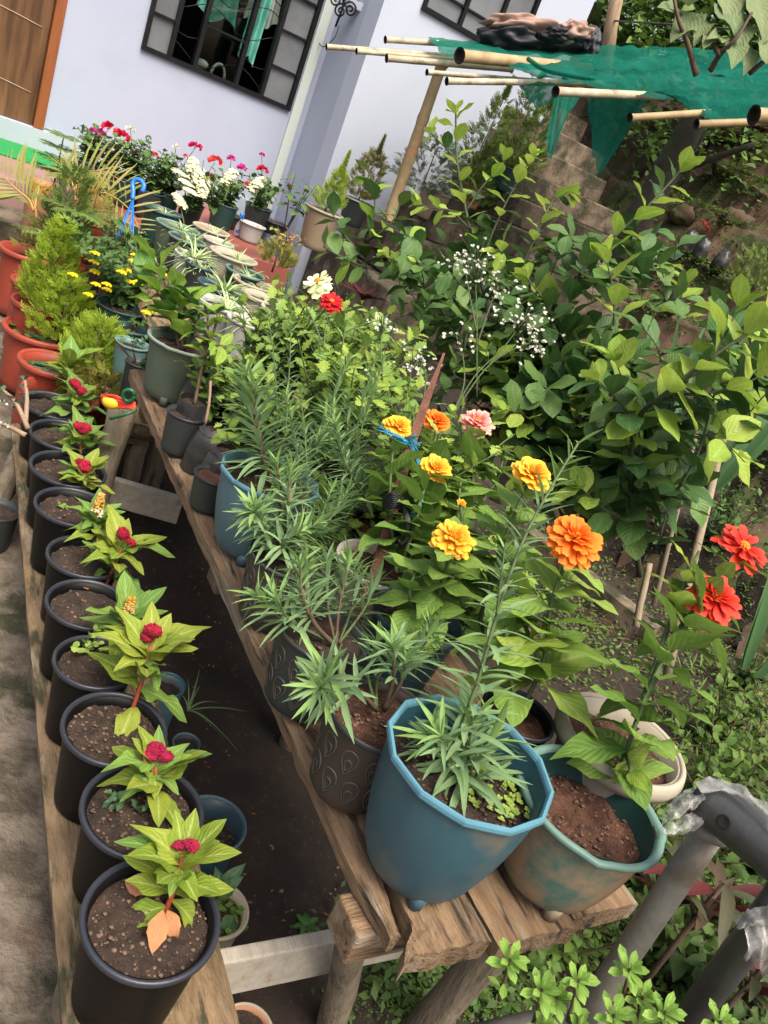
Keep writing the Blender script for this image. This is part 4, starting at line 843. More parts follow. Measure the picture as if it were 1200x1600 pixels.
# zinnias --------------------------------------------------------------------------------------
GZ = 'zinnias flowering on the high bench'
def zinnia(label, base, stems, seed=1):
    p = Plant('zinnia', base, label, 'zinnia', GZ, seed=seed)
    for (pts, L0, L1, gap, st, mk, fl) in stems:
        c = curve([q if isinstance(q, Vector) else atd(*q) for q in pts], 6); p.stem(c, .0042, .003, STEMG, 8)
        mf = lambda f, m=mk: m if p.r.random() < .75 else 'zinnia'
        p.along(c, 'zinnia', mf, L0*1.55, L1*1.4, gap*.85, 2, 80, 58, st, 1.57, jit=.2, upw=.5, end=.90)
        if fl:
            kd, mk2, R, rings, ax = fl; bloom(p, c[-1], Vector(ax), kd, mk2, rings, R)
    return p.done()
Dw = depth(wc); AX = Vector((0, 0, 1))+CAMDIR*.55
zinnia('zinnia with a double red head and an open red flower in the green pot', onz(952, 1242, .80), [([onz(952, 1242, .80), (978, 1175, Dw-.10), (1010, 1085, Dw-.09), (1055, 1000, Dw-.07), (1116, 936, Dw-.05)], .072, .074, .029, .16, 'zinnia', ('petal', 'zred', .043, DBL, AX)), ([(1010, 1090, Dw-.09), (1075, 960, Dw-.03), (1125, 905, Dw), (1160, 856, Dw+.02)], .065, .04, .04, .35, 'zinnia', ('petal', 'zred', .046, SGL, Vector((.1, -.1, 1))+CAMDIR*.2)), ([(1005, 1090, Dw-.09), (1055, 950, Dw-.03), (1092, 862, Dw+.03)], .055, .045, .034, .55, 'zinnia young', None), ([(978, 1175, Dw-.10), (985, 1200, Dw-.13), (978, 1218, Dw-.13)], .032, .030, .02, .4, 'zinnia young', None)], 2)
db = depth(blk[1])
zinnia('tall zinnia with the large orange double head and pale lower leaves', blk[1]-Vector((0, 0, .03)), [([(815, 1110, db), (850, 1030, db), (862, 940, db), (898, 842, db-.02)], .105, .06, .030, .18, 'zinnia pale', ('petal', 'zorange', .046, DBL, AX)), ([(808, 1115, db), (795, 1040, db-.02), (790, 980, db-.04)], .08, .06, .03, .25, 'zinnia young', None), ([(845, 1040, db), (815, 960, db+.02), (812, 900, db+.03)], .06, .045, .03, .3, 'zinnia young', None)], 3)
zinnia('zinnia with the yellow orange head against dark citrus leaves', dkb[1]+Vector((.06, .08, -.03)), [([(745, 985, 1.48), (775, 880, 1.46), (805, 800, 1.44), (832, 741, 1.42)], .075, .055, .034, .2, 'zinnia', ('petalw', 'zyellow', .036, DBL[1:], AX)), ([(745, 985, 1.48), (790, 850, 1.5), (800, 790, 1.5)], .06, .05, .034, .3, 'zinnia', None)], 4)
zinnia('zinnia with the golden double head just above the dark blue pot', dkb[1]-Vector((0, 0, .03)), [([(668, 975, 1.45), (690, 915, 1.42), (708, 842, 1.38)], .075, .06, .026, .1, 'zinnia', ('petal', 'zyellow', .036, DBL, AX)), ([(668, 975, 1.45), (720, 860, 1.46), (720, 788, 1.46)], .06, .035, .034, .3, 'zinnia', ('petal', 'zyellow', .012, DBL[3:], AX)), ([(660, 975, 1.45), (640, 930, 1.4), (650, 890, 1.4)], .07, .055, .026, .2, 'zinnia', None)], 5)
zinnia('zinnia cluster with three yellow heads beside the blue raffia knot', crp[1]-Vector((0, 0, .03)), [([(625, 895, 1.55), (650, 810, 1.56), (660, 770, 1.58), (680, 734, 1.6)], .07, .055, .03, .2, 'zinnia', ('petalw', 'zyellow', .034, DBL[1:], AX)), ([(620, 895, 1.55), (610, 790, 1.6), (612, 720, 1.64), (622, 667, 1.68)], .07, .055, .034, .2, 'zinnia', ('petalw', 'zyellow', .030, DBL[1:], AX)), ([(630, 895, 1.55), (670, 780, 1.68), (678, 710, 1.74), (682, 658, 1.78)], .07, .05, .034, .2, 'zinnia', ('petalw', 'zorange', .030, DBL[1:], AX))], 6)
zinnia('zinnia with the only pink head', hid[0]+Vector((.03, .05, 0)), [([(700, 850, 1.75), (735, 770, 1.78), (742, 710, 1.8), (746, 660, 1.82)], .08, .06, .036, .15, 'zinnia', ('petal', 'zpink', .037, DBL[:5], AX)), ([(700, 850, 1.75), (715, 790, 1.7), (720, 750, 1.7)], .07, .06, .034, .2, 'zinnia', None), ([(700, 850, 1.75), (770, 760, 1.8), (790, 700, 1.82)], .07, .05, .036, .2, 'zinnia', None)], 7)
# stake, raffia, plastic tie
st_ = thing('wooden_stake', crp[1]-Vector((0, 0, .05)), 'split reddish wooden stake rising from the cream rimmed pot', 'stake')
A_, B_ = atd(552, 985, 1.50), atd(692, 552, 1.78); x, y, z = lframe(B_-A_, CAMDIR); L = (B_-A_).length
sm = MB(); ps = []
for i in range(12):
    t = i/11; w = .0095*(1-.75*max(0, t-.75)/.25)+.0015*noise.noise(Vector((t*9, 0, 0))); o_ = .004*math.sin(t*7)
    for (a, b) in ((-1, -.5), (1, -.5), (1, .5), (-1, .5)): ps.append(tuple(A_+y*L*t+x*(w*a+o_)+z*.006*b-st_.matrix_world.translation))
sm.add(ps, [(i*4+j, i*4+(j+1) % 4, i*4+4+(j+1) % 4, i*4+4+j) for i in range(11) for j in range(4)]+[(0, 3, 2, 1), (44, 45, 46, 47)]); sm.build('shaft', STAKE, st_, smooth=False)
rf = thing('raffia_tie', atd(640, 688, 1.62), 'blue raffia knotted round the red stake with hanging ends', 'tie'); o0 = rf.matrix_world.translation; r = random.Random(5)
kn = MB()
for k in range(22):
    a = atd(638+r.uniform(-4, 6), 690+r.uniform(-5, 5), 1.62); tgt = [(592, 668), (655, 690), (650, 680), (600, 674), (652, 700)][k % 5]; b = atd(tgt[0]+r.uniform(-4, 4), tgt[1]+r.uniform(-6, 6), 1.61+r.uniform(-.01, .01))
    kn.tube([q-o0 for q in curve([a, a.lerp(b, .5)+Vector((0, 0, r.uniform(-.004, .008))), b], 3)], .0011, 4)
kn.build('knot', STRING, rf); tl = MB()
for k in range(7):
    tl.tube([q-o0 for q in curve([atd(640+r.uniform(-2, 2), 695, 1.62), atd(655+r.uniform(-3, 3), 725, 1.60), atd(662+r.uniform(-3, 3), 760, 1.585), atd(652+r.uniform(-4, 4), 800, 1.575), atd(645+r.uniform(-3, 3), 822-k*3, 1.575)], 5)], .0012, 4)
tl.build('hanging_end', STRING, rf)
bt = thing('plastic_tie', atd(622, 785, 1.56), 'torn black plastic strip tied low on the red stake', 'tie'); o0 = bt.matrix_world.translation; kb = MB()
for k in range(9): kb.tube([q-o0 for q in curve([atd(598, 778+k*2.2, 1.56), atd(615, 770+k*3, 1.545), atd(634, 780+k*2.2, 1.56)], 4)], [.002]*9, 4)
kb.build('wrap', BPL, bt); kt = MB()
for k in range(6): kt.tube([q-o0 for q in curve([atd(630, 788, 1.555), atd(634+k*1.2, 815, 1.54), atd(638-k*1.6, 840+k*2, 1.54), atd(624-k, 858-k*4, 1.545)], 4)], [.003]*6+[.0035]*6+[.001], 4)
kt.build('tail', BPL, bt)
# dahlias and bushes in the middle ---------------------------------------------------------------
dmf = lambda f: 'dahlia' if f < .7 or RND.random() < .4 else 'dahlia young'
GM = 'leafy bushes in the middle of the high bench'
dh = shrub('dahlia', 'dahlia bush carrying the red flower and the pale yellow flower', hid[3]+Vector((.05, .0, 0)), .29, .16, 15, 'dahlia', dmf, .074, .024, (.02, .06), 'dahlia', GM, side=2, seed=3)
f1, f2 = atd(518, 472, 2.02), atd(497, 441, 2.12)
for f_, kd, mk, R, rg in ((f1, 'petal', 'dred', .030, DBL[:4]), (f2, 'petalw', 'dpale', .042, [(8, -30, 1, 0), (8, -5, .9, .3), (7, 25, .75, .1)])):
    c = curve([hid[3], hid[3].lerp(f_, .5)+Vector((0, 0, .02)), f_], 6); dh.stem(c, .003, .002, STEMG); bloom(dh, f_, AX*1.0+(Vector((-.6, 0, -.4)) if mk == 'dpale' else Vector()), kd, mk, rg, R)
dh.done()
for i, (b, lab, h, sp, n, k, L, mfx) in enumerate([(hid[0]+Vector((.02, .04, 0)), 'pale green bush of lobed leaves behind the stake', .26, .14, 9, 'dahlia', .055, dmf), (hid[1], 'bright lobed bush in the middle of the high bench', .30, .17, 12, 'dahlia', .058, dmf),
    (hid[2], 'light green bush near the back edge of the high bench', .33, .17, 12, 'dahlia', .055, dmf), (hid[4], 'young bush with pale shoots at the far back corner of the bench', .20, .14, 9, 'poin', .05, lambda f: 'poin' if f > .5 else 'hib'),
    (bp(.16, 1.32, .69), 'lobed green bush at the bench front behind the grey blue pot', .26, .12, 9, 'dahlia', .05, dmf), (gbl[1]-Vector((0, 0, .03)), 'thin stemmed pale bush in the large black pot', .24, .13, 8, 'dahlia', .048, dmf),
    (bp(.40, .66, .69), 'broad leaved green bush between the stake and the pink zinnia', .24, .15, 9, 'zinnia', .062, lambda f: 'zinnia' if f < .7 else 'zinnia young'), (bp(.46, 1.02, .69), 'green bush behind the pink zinnia at the back edge of the bench', .26, .15, 9, 'zinnia', .062, lambda f: 'zinnia' if f < .7 else 'zinnia young'), (bp(.22, .93, .69), 'low green bush beside the grey blue pot', .17, .12, 8, 'dahlia', .048, dmf), (bp(.12, 1.60, .69), 'fresh bush spilling over the bench edge by the poly bags', .20, .10, 8, 'dahlia', .05, dmf), (bp(.82, 2.75, .60), 'bush of small leaves between the cream pots and the garden steps', .16, .16, 9, 'poin', .06, lambda f: 'hib' if f < .6 else 'poin')]):
    shrub('bush', lab, b, h*1.05, sp*1.15, n+6, k, mfx, L*1.25, .022, (.02, .04), 'bush', GM, side=2, seed=20+i, start=.15).done()
# saplings at the far end
gb = grp[1]-Vector((0, 0, .03)); hp = Plant('hibiscus', gb, 'glossy green hibiscus sapling in the dusty green pot', 'hibiscus', seed=4); dg = depth(gb)
for (pts, L0, L1, y) in [([(280, 545, dg), (268, 480, dg), (254, 430, dg), (240, 405, dg)], .105, .10, 1), ([(285, 545, dg), (284, 490, dg), (278, 455, dg)], .10, .09, 1), ([(280, 530, dg), (250, 460, dg-.03), (225, 430, dg-.03)], .10, .10, 0), ([(290, 545, dg), (310, 500, dg), (305, 470, dg)], .10, .09, 0)]:
    c = curve([atd(*q) for q in pts], 5); hp.stem(c, .006, .003, STEMB); hp.along(c, 'hib', (lambda f, yy=y: 'hib young' if yy and f > .5 or hp.r.random() < .25 else 'hib'), L0*1.1, L1*1.1, .017, 1, 75, 45, .2, wx=1.0, upw=.5)
hp.done()
hb_ = bpy.data.objects.new
pp = Plant('poinsettia', b4-Vector((0, 0, .02)), 'pale green poinsettia sapling on a bare trunk in the black pot', 'sapling', seed=6); dp = depth(b4)
for (pts, L0, L1, st0) in [([(304, 632, dp), (312, 590, dp), (322, 545, dp), (325, 500, dp), (320, 478, dp)], .062, .058, .40), ([(322, 545, dp), (335, 515, dp), (340, 490, dp)], .055, .05, .2), ([(318, 560, dp), (338, 540, dp-.02), (352, 545, dp-.03)], .055, .055, .3), ([(322, 545, dp), (305, 515, dp), (298, 500, dp)], .055, .05, .3)]:
    c = curve([atd(*q) for q in pts], 5); pp.stem(c, .0048, .0026, STEMB, 8); pp.along(c, 'poin', 'poin', L0*1.15, L1*1.1, .0125, 1, 85, 55, st0, upw=.6)
pp.done()
p = Plant('bare_stick', b2, 'bare pale cutting standing in the crumpled poly bag', 'cutting'); p.stem(curve([atd(321, 662, depth(b2)), atd(327, 628, depth(b2)), atd(329, 595, depth(b2))], 4), .004, .0035, mat('pale twig', (.32, .22, .15), (.22, .15, .1), .8, 20), 7); p.done()
p = Plant('seedling', b1, 'pale three leaved seedling in the tilted poly bag', 'seedling')
for (ax, ay, bx_, by_) in ((355, 690, 342, 668), (352, 680, 325, 690), (355, 675, 372, 688), (358, 670, 370, 655)):
    a_ = atd(ax, ay, depth(b1)-.05); b_ = atd(bx_, by_, depth(b1)-.06); p.leaf('poin', 'poin', a_, b_-a_, CAMDIR+Vector((0, 0, 1)), .04, 1.0)
p.stem([b1, atd(356, 680, depth(b1)-.05)], .0016, .001, STEMG); p.done()
# ---------------------------------------------------------------- spider plant pots
GSP = 'spider plant pots on the far bench'; GSL = 'spider plants on the far bench'
def spider(label, c, n, L, mk='spider'):
    p = Plant('spider_plant', c, label, 'spider plant', GSL, joined=True)
    for k in range(int(n*1.4)):
        w = k*2.4; e = math.radians(p.r.uniform(15, 75)); p.leaf('strap', mk, Vector(c)+Vector((.01*math.cos(w), .01*math.sin(w), 0)), (math.cos(w)*math.cos(e), math.sin(w)*math.cos(e), math.sin(e)), (0, 0, 1), L*p.r.uniform(.7, 1.2), 1.7)
    p.done()
SPD = [(254, 327, 62, .865, P_GREEN, P_NAVY, 'dark green tub at the house end of the spider plant rows', 'sparse spider plant in the dark green tub', 16, .09),
 (279, 353, 70, .86, P_SAGE, P_TEALR, 'dusty green pot with a pale lip behind the dark green tub', 'spider plant in the dusty green pot with a pale lip', 26, .11),
 (293, 372, 60, .85, P_GREY, P_TEALR, 'grey brown pot with a thin pale lip in the left spider plant row', 'spider plant in the grey brown pot', 26, .11),
 (300, 398, 54, .845, P_WHITE, P_WHITE, 'white straight pot under the fullest spider plant', 'fullest spider plant, above the white straight pot', 50, .13),
 (314, 413, 48, .835, P_GREY, P_NAVY, 'small dark pot tucked beside the white straight pot', 'small spider plant in the tucked dark pot', 20, .09),
 (346, 447, 76, .83, P_NAVY, P_NAVY, 'navy pot with a thin lip in the left spider plant row', 'bushy spider plant in the navy pot', 46, .13),
 (350, 474, 82, .845, P_WHITE, P_WHITE, 'white pot with a chipped lip nearest the hibiscus', 'spider plant drooping in the chipped white pot', 30, .12),
 (385, 500, 62, .845, P_WHITE, P_WHITE, 'tall white dusty pot at the near end of the spider plant rows', 'spider plant in the tall dusty white pot', 22, .1),
 (331, 357, 60, .87, P_BEIGE, P_CREAM, 'tan bowl pot at the house end of the spider plants', 'spider plant in the tan bowl', 14, .09),
 (342, 376, 50, .855, P_CREAM, P_WHITE, 'white lipped pot half hidden behind the big cream pot', 'spider plant in the half hidden white lipped pot', 18, .09),
 (366, 398, 78, .87, P_CREAM, P_CREAM, 'big cream pot with a thick lip in the right spider plant row', 'spider plant at the right side of the big cream pot', 24, .1),
 (384, 424, 64, .845, P_GREEN, P_TEALR, 'dark teal pot next to the big cream pot', 'thin spider plant in the dark teal pot', 14, .09),
 (398, 441, 70, .84, P_BEIGE, P_CREAM, 'tan pot with a pale lip in front of the dark teal pot', 'thin spider plant in the tan pot', 10, .08),
 (408, 462, 66, .835, P_CREAM, P_CREAM, 'cream pot with a thick lip in front of the tan pot', 'spider plant in the nearest thick lipped cream pot', 12, .08),
 (436, 484, 58, .83, P_WHITE, P_WHITE, 'white pot mostly hidden by the dahlia stems', 'spider plant hidden by the dahlia stems', 10, .08)]
for (px, py, w, z, b_, rm, pl, sl, n, L) in SPD:
    _, c, r = rpot(pl, px, py, z, w, z-BZ, b_, rim=rm, soil=SOIL, n=28, lipr=.012, lipw=.09 if rm is not P_CREAM else .13, group=GSP, taper=.76, rings=4)
    spider(sl, c+Vector((r*.2, 0, -.022)), int(n*1.5), L*.85)
# lantana and pots on the shelf
for (px, py, w, z, h, b_, rm, lab) in [(190, 478, 78, .66, .19, P_GREEN, P_GREEN, 'dark green pot under the yellow lantana'), (208, 512, 54, .645, .17, P_GREEN, P_NAVY, 'dark pot with a navy lip in front of the lantana'), (208, 535, 56, .645, .17, P_TEALB, P_TEALR, 'teal pot with a wavy pale lip in front of the navy lipped pot'), (216, 566, 40, .625, .15, P_GREY, P_GREY, 'narrow grey brown pot beside the bench end, with dark red leaves')]:
    rpot(lab, px, py, z, w, h, b_, rim=rm, n=28, lipr=.010, lipw=.08, group='pots on the short shelf', flange=4 if 'wavy' in lab else 0, rings=4)
lb_ = onz(192, 475, .64); lan = shrub('lantana', 'lantana bush with many yellow flower heads', lb_, .25, .24, 26, 'hib', 'ger', .050, .016, (-.03, -.02), 'lantana', None, True, STEMG, .003, .12, 2, 75, 45, seed=9)
for k, (fx, fy) in enumerate([(148, 396), (147, 410), (149, 424), (114, 430), (138, 461), (148, 426), (190, 426), (198, 423), (203, 441), (216, 442), (167, 445), (167, 453), (226, 466), (212, 400), (224, 400), (234, 397), (253, 428), (228, 489), (238, 486), (150, 445), (209, 409), (213, 412)]):
    c = atd(fx, fy, depth(lb_)-.30+.10*(k % 3)/2); mb = MB()
    for q in range(14): a = q*2.4; rr = .017*math.sqrt(q/14); mb.blob((rr*math.cos(a), rr*math.sin(a), .006*(1-q/14)), (.0062, .0062, .004), 5, 3, .2, 2, q)
    mb.build('flower', LM['yel'], lan.e, loc=c-lan.b)
lan.done()
p = Plant('dracaena', onz(216, 568, .61), 'thin dark red leaved plant in the narrow grey brown pot', 'plant')
for (ax, ay, bx_, by_, L) in ((214, 570, 180, 535, .12), (216, 570, 235, 552, .07), (214, 572, 205, 540, .08), (222, 570, 236, 575, .05)):
    dd = depth(p.b); a_, b_ = atd(ax, ay, dd), atd(bx_, by_, dd-.04); p.leaf('glad', 'cordy red', a_, b_-a_, CAMDIR, L, 1.2)
p.done()
seedling('small grey clover at the corner of the high bench end', 222, 578, .68, 4, .022, .04, 'ivy'); seedling('weeds in the navy lipped pot', 212, 515, .63, 5, .02, .06, 'ger'); seedling('clover in the teal wavy lipped pot', 212, 545, .63, 5, .02, .05, 'ivy')
# ---------------------------------------------------------------- red pots and conifers by the drive
GR = 'red plastic pots along the drive'; 
RED = [(44, 392, 84, .60, 'red pot with a thick lip farthest up the drive'), (52, 440, 66, .56, 'red pot second from the house in the row along the drive'), (58, 472, 76, .55, 'red pot holding the middle yellow green thuja'), (66, 516, 116, .47, 'widest red pot with dark weeds in its soil'), (84, 566, 106, .455, 'red pot with a blue green weed next to the widest red pot'), (96, 612, 118, .42, 'red pot half hidden behind the farthest black pot'), (112, 410, 46, .57, 'small red pot under the norfolk pine'), (172, 620, 60, .36, 'red pot holding the orange cords')]
redc = []
for (px, py, w, z, lab) in RED:
    c = onz(px, py, z); r = w*depth(c)/FPX/2; g = gz(c.x, c.y)+.018; pot(lab, c, r, z-g, P_RED, P_RED, SOIL, taper=.8, n=32, lipr=.022, lipw=.13, soild=.15, group=GR, rings=5); redc.append((c, r))
def conifer(label, base, h, r, n, mk, L=.02, group=None, tip=.0, name='thuja', lean=(0, 0), gapb=.04, shape=1.0, cat='conifer', up=.55):
    p = Plant(name, base, label, cat, group, joined=True); b = Vector(base); ln = Vector((lean[0], lean[1], 0))
    p.stem([b, b+ln*.5+Vector((0, 0, h*.5)), b+ln+Vector((0, 0, h*.92))], .006, .002, STEMB)
    for k in range(n):
        t = p.r.random()**1.25; lob = 1+.35*noise.noise(Vector((math.floor(t*6), k % 7, hash_(label)*.1)))
        w = p.r.uniform(0, 6.3); lob *= 1+.30*noise.noise(Vector((math.cos(w)*1.7, math.sin(w)*1.7, t*5+hash_(label) % 13)))
        R = r*(min(1, t*6+.35))*(1-t)**(.75*shape)*lob*math.sqrt(p.r.uniform(.25, 1)); c = b+ln*t+Vector((math.cos(w)*R, math.sin(w)*R, gapb+(h-gapb)*t))
        if k % 2: continue
        a = w+p.r.uniform(-.7, .7); d = Vector((math.cos(a)*.8, math.sin(a)*.8, up+p.r.uniform(-.2, .5))).normalized(); pn = Vector((p.r.random()-.5, p.r.random()-.5, p.r.random()-.3)); sd = d.cross(pn).normalized(); nn_ = d.cross(sd)
        for m in range(9):
            q = c+d*L*.28*m*.8; sg = 1 if m % 2 else -1; dd = d if m == 8 else d+sd*sg*p.r.uniform(.5, .9); p.leaf('needle', mk, q, dd, nn_, L*p.r.uniform(.8, 1.15)*(1-.06*m), 1.9)
    if tip:
        for k in range(60):
            t = k/60; w = k*2.4; c = b+ln*(1+t*.35)+Vector((0, 0, h*(1+tip*t)-.02))
            for m in range(3): p.leaf('needle', mk, c, (math.cos(w+m*.3)*.6, math.sin(w+m*.3)*.6, .8), (0, 0, 1), L*(1.9-t*.9), 1.3)
        p.stem([b+ln+Vector((0, 0, h*.9)), b+ln*1.35+Vector((0, 0, h*(1+tip)))], .003, .001, STEMG)
    return p.done()
GT = 'yellow green thujas in red pots'
c0 = redc[2][0]; conifer('middle yellow green thuja with a pointed tip above the red pots', c0+Vector((.04, .0, -.04)), .36, .125, 1300, 'thuja', .024, GT)
conifer('broad yellow green thuja spilling over the widest red pot', redc[3][0]+Vector((.07, .0, -.03)), .25, .145, 1000, 'thuja', .022, GT, shape=.6)
conifer('low rounded yellow green thuja nearest the black pots', redc[4][0]+Vector((.13, .02, -.03)), .24, .125, 900, 'thuja', .022, GT, shape=.55)
conifer('ragged olive thuja low by the farthest black pot', redc[5][0]+Vector((.13, .04, -.02)), .13, .09, 350, 'thuja olive', .022, GT, shape=.5)
conifer('thin dry sprig of conifer in the farthest red pot', redc[0][0]+Vector((0, 0, -.04)), .10, .06, 60, 'thuja olive', .02)
for lab, i, n in (('dark weeds in the widest red pot', 3, 40), ('blue green weed in the red pot by the widest one', 4, 18)): weed(lab, redc[i][0]-Vector((.03, .03, .05)), redc[i][1]*.55, n, 'ger' if i == 3 else 'ivy', .02, .04)
conifer('bushy dark green cypress in front of the verandah step', atd(92, 400, 3.75), .40, .13, 900, 'thuja dark', .022, shape=.55)
def star_pine(label, base, h, tiers, L, group=None):
    p = Plant('norfolk_pine', base, label, 'conifer', group, joined=True); b = Vector(base); p.stem([b, b+Vector((0, 0, h))], .006, .003, STEMG)
    for t in range(tiers):
        z = h*(.35+.62*t/max(1, tiers-1)) if tiers > 1 else h*.8; LL = L*(1-.45*t/max(1, tiers))
        for k in range(6):
            w = k*math.pi/3+t*.5+p.r.uniform(-.15, .15); d = Vector((math.cos(w), math.sin(w), .15)); c = [b+Vector((0, 0, z))+d*LL*f-Vector((0, 0, .10*LL*f*f)) for f in [i/14 for i in range(15)]]; p.stem(c, .002, .001, STEMG, 4)
            sd = Vector((-d.y, d.x, 0))
            for i, q in enumerate(c[1:]):
                for sg in (-1, 1):
                    ll = LL*.34*(1-abs(i/14-.45)*.9); dd = (sd*sg+d*.9+Vector((0, 0, -.15))).normalized(); p.leaf('leaflet', 'norfolk', q, dd, (0, 0, 1), ll, 2.2)
                    for m in range(5): p.leaf('needle', 'norfolk', q+dd*ll*(m+1)/6, (dd+sd*sg*p.r.uniform(-.6, .8)+d*p.r.uniform(-.4, .6)).normalized(), (0, 0, 1), .02, 1.6)
    return p.done()
star_pine('young norfolk pine with flat feathery fronds above the small red pot', redc[6][0]+Vector((0, 0, .03)), .21, 2, .26)
star_pine('small dark norfolk pine against the green turf mat', atd(82, 300, 4.3), .30, 4, .13)
# palm, tall pots near the step
_, tc, tr = rpot('pale terracotta pot beside the verandah step', 66, 284, .80, 46, .28, P_TERRA, n=28, lipw=.1, rings=4, group='pots by the verandah')
_, rc, rr_ = rpot('dark red pot under the palm', 142, 346, .72, 44, .20, P_RED, n=28, rings=4, group='pots by the verandah'); _, hc, hr = rpot('purple grey hanging pot with a white lip and blue hook', 200, 352, .74, 56, .17, plastic('purple grey plastic', (.12, .09, .10)), rim=P_WHITE, n=28, lipw=.1, rings=4, group='pots by the verandah')
conifer('sparse dry bush in the dark red pot', rc-Vector((0, 0, .03)), .20, .10, 160, 'thuja olive', .025, shape=.4)
def palm(label, base, fronds, mk):
    p = Plant('palm', base, label, 'palm', joined=True)
    for (pts, L, m2) in fronds:
        c = curve([atd(*q) for q in pts], 8); p.stem(c, .006, .002, mat('palm rachis', (.52, .29, .07), (.42, .25, .08), .5) if 'palm rachis' not in bpy.data.materials else bpy.data.materials['palm rachis'])
        n = len(c)
        for i in range(int(n*.18), n):
            t = (c[min(i+1, n-1)]-c[i-1]).normalized(); s_ = t.cross(CAMDIR).normalized(); f = (i-n*.18)/(n*.82)
            if i % 2: continue
            for sg in (-1, 1):
                for k in range(1):
                    LL = L*(.55+.6*math.sin(math.pi*min(1, f+.12)))*p.r.uniform(.85, 1.1); q = c[i] if k == 0 else c[i].lerp(c[min(i+1, n-1)], .5); p.leaf('leaflet', m2, q, s_*sg+t*.75+Vector((0, 0, .25))+CAMDIR*p.r.uniform(-.1, .3), CAMDIR, LL, 1.0)
    return p.done()
palm('golden palm seedling with a bare orange stem beside the step', atd(55, 360, 3.7), [([(56, 365, 3.7), (56, 330, 3.7), (50, 312, 3.7)], .04, 'palm gold'), ([(53, 330, 3.7), (45, 312, 3.7), (25, 295, 3.68), (2, 272, 3.66)], .20, 'palm'), ([(54, 328, 3.7), (58, 305, 3.7), (62, 292, 3.7)], .10, 'palm gold')], 'palm')
palm('straw coloured palm with arching fronds in front of the geraniums', rc-Vector((0, 0, .03)), [([(120, 330, 4.1), (118, 295, 4.1), (128, 272, 4.1), (160, 268, 4.05), (195, 285, 4.0)], .18, 'palm'), ([(118, 320, 4.1), (135, 308, 4.05), (165, 302, 4.0), (200, 325, 3.95), (218, 358, 3.95)], .18, 'palm'), ([(118, 322, 4.1), (128, 312, 4.05), (150, 306, 4.0)], .14, 'palm gold'), ([(117, 300, 4.1), (112, 285, 4.1), (100, 268, 4.1), (95, 250, 4.1)], .13, 'palm')], 'palm')
hk = thing('plant_hanger', hc, 'bright blue plastic hook with strings, standing over the purple grey pot', 'plant hanger'); dh_ = depth(hc)-.35
MB().tube([q-hc for q in curve([atd(207, 312, dh_), atd(208, 298, dh_), atd(207, 288, dh_), atd(211, 281, dh_), atd(219, 282, dh_), atd(225, 290, dh_), atd(222, 300, dh_)], 5)], .011, 8).build('hook', BLUEP, hk)
for (ex, ey) in ((177, 382), (186, 372), (208, 400), (203, 360)): MB().tube([atd(208, 311, dh_)-hc, atd(ex, ey, dh_-.1)-hc], .004, 5).build('string', BLUEP, hk)
shrub('pot_plant', 'leafy green plant under the blue hook', atd(195, 395, 3.6), .13, .09, 7, 'poin', 'hib', .07, .03, cat='plant', joined=True, start=.2).done()
# orange cords and green hose
oc = thing('cord_bundle', onz(190, 632, .36), 'orange and red plastic cords with a yellow clip in the red pot', 'cord bundle'); o0 = oc.matrix_world.translation; mb = MB(); r = random.Random(3)
for k in range(16): mb.tube([q-o0 for q in curve([atd(160+r.uniform(-6, 8), 624+r.uniform(-8, 8), 2.36), atd(185, 628+r.uniform(-8, 9), 2.33), atd(212, 634+r.uniform(-7, 8), 2.32)], 4)], .0035, 5)
mb.build('cord', ORANGE, oc); MB().blob((0, 0, 0), (.026, .012, .016), 10, 6, .2, 2).build('clip', YELLP, oc, loc=atd(172, 630, 2.31)-o0)
hs = thing('green_ring', atd(200, 620, 2.3), 'dark green plastic ring lying against the bench end', 'ring'); o0 = hs.matrix_world.translation
MB().tube([q-o0 for q in [atd(201+9*math.cos(a), 618+9*math.sin(a), 2.3+.01*math.sin(a)) for a in [i*.35 for i in range(19)]]], .006, 8).build('ring', GREENP, hs); MB().tube([q-o0 for q in curve([atd(172, 654, 2.3), atd(195, 648, 2.28), atd(214, 640, 2.3)], 5)], .005, 6).build('tail', GREENP, hs)
# ---------------------------------------------------------------- geraniums against the house wall
GG = 'dark pots of geraniums along the house wall'; GGE = 'geraniums along the house wall'
GER = [(138, 252, 42, 'geranium with pink and red heads farthest left on the wall', [(152, 208, 'fuchsia', .05), (170, 202, 'crimson', .055), (158, 212, 'fuchsia', .04), (136, 208, 'white', .03), (153, 222, 'coral', .03), (149, 240, 'crimson', .02)]),
 (172, 266, 42, 'geranium under the two largest red heads', [(189, 216, 'crimson', .062), (207, 240, 'coral', .028)]), (205, 280, 50, 'dark leaved geranium with one tall white head', [(204, 204, 'white', .035), (226, 247, 'white', .032), (242, 244, 'coral', .028)]),
 (238, 298, 44, 'tall dark geranium with small buds', [(232, 216, 'ger', .02), (290, 245, 'crimson', .02)]), (262, 300, 44, 'geranium with a white bud and a stalked magenta head', [(275, 231, 'white', .028), (305, 232, 'magenta', .05), (287, 276, 'crimson', .03)]), (300, 318, 40, 'geranium with a coral red head behind the cream spires', [(336, 254, 'coral', .05), (332, 278, 'crimson', .03)]),
 (352, 318, 44, 'geranium with two fuchsia heads', [(361, 250, 'fuchsia', .04), (378, 265, 'fuchsia', .045), (387, 290, 'coral', .035)]), (405, 322, 44, 'geranium with a dark red head beside the pale green trim', [(410, 267, 'crimson', .05), (409, 243, 'magenta', .028), (412, 293, 'coral', .03)])]
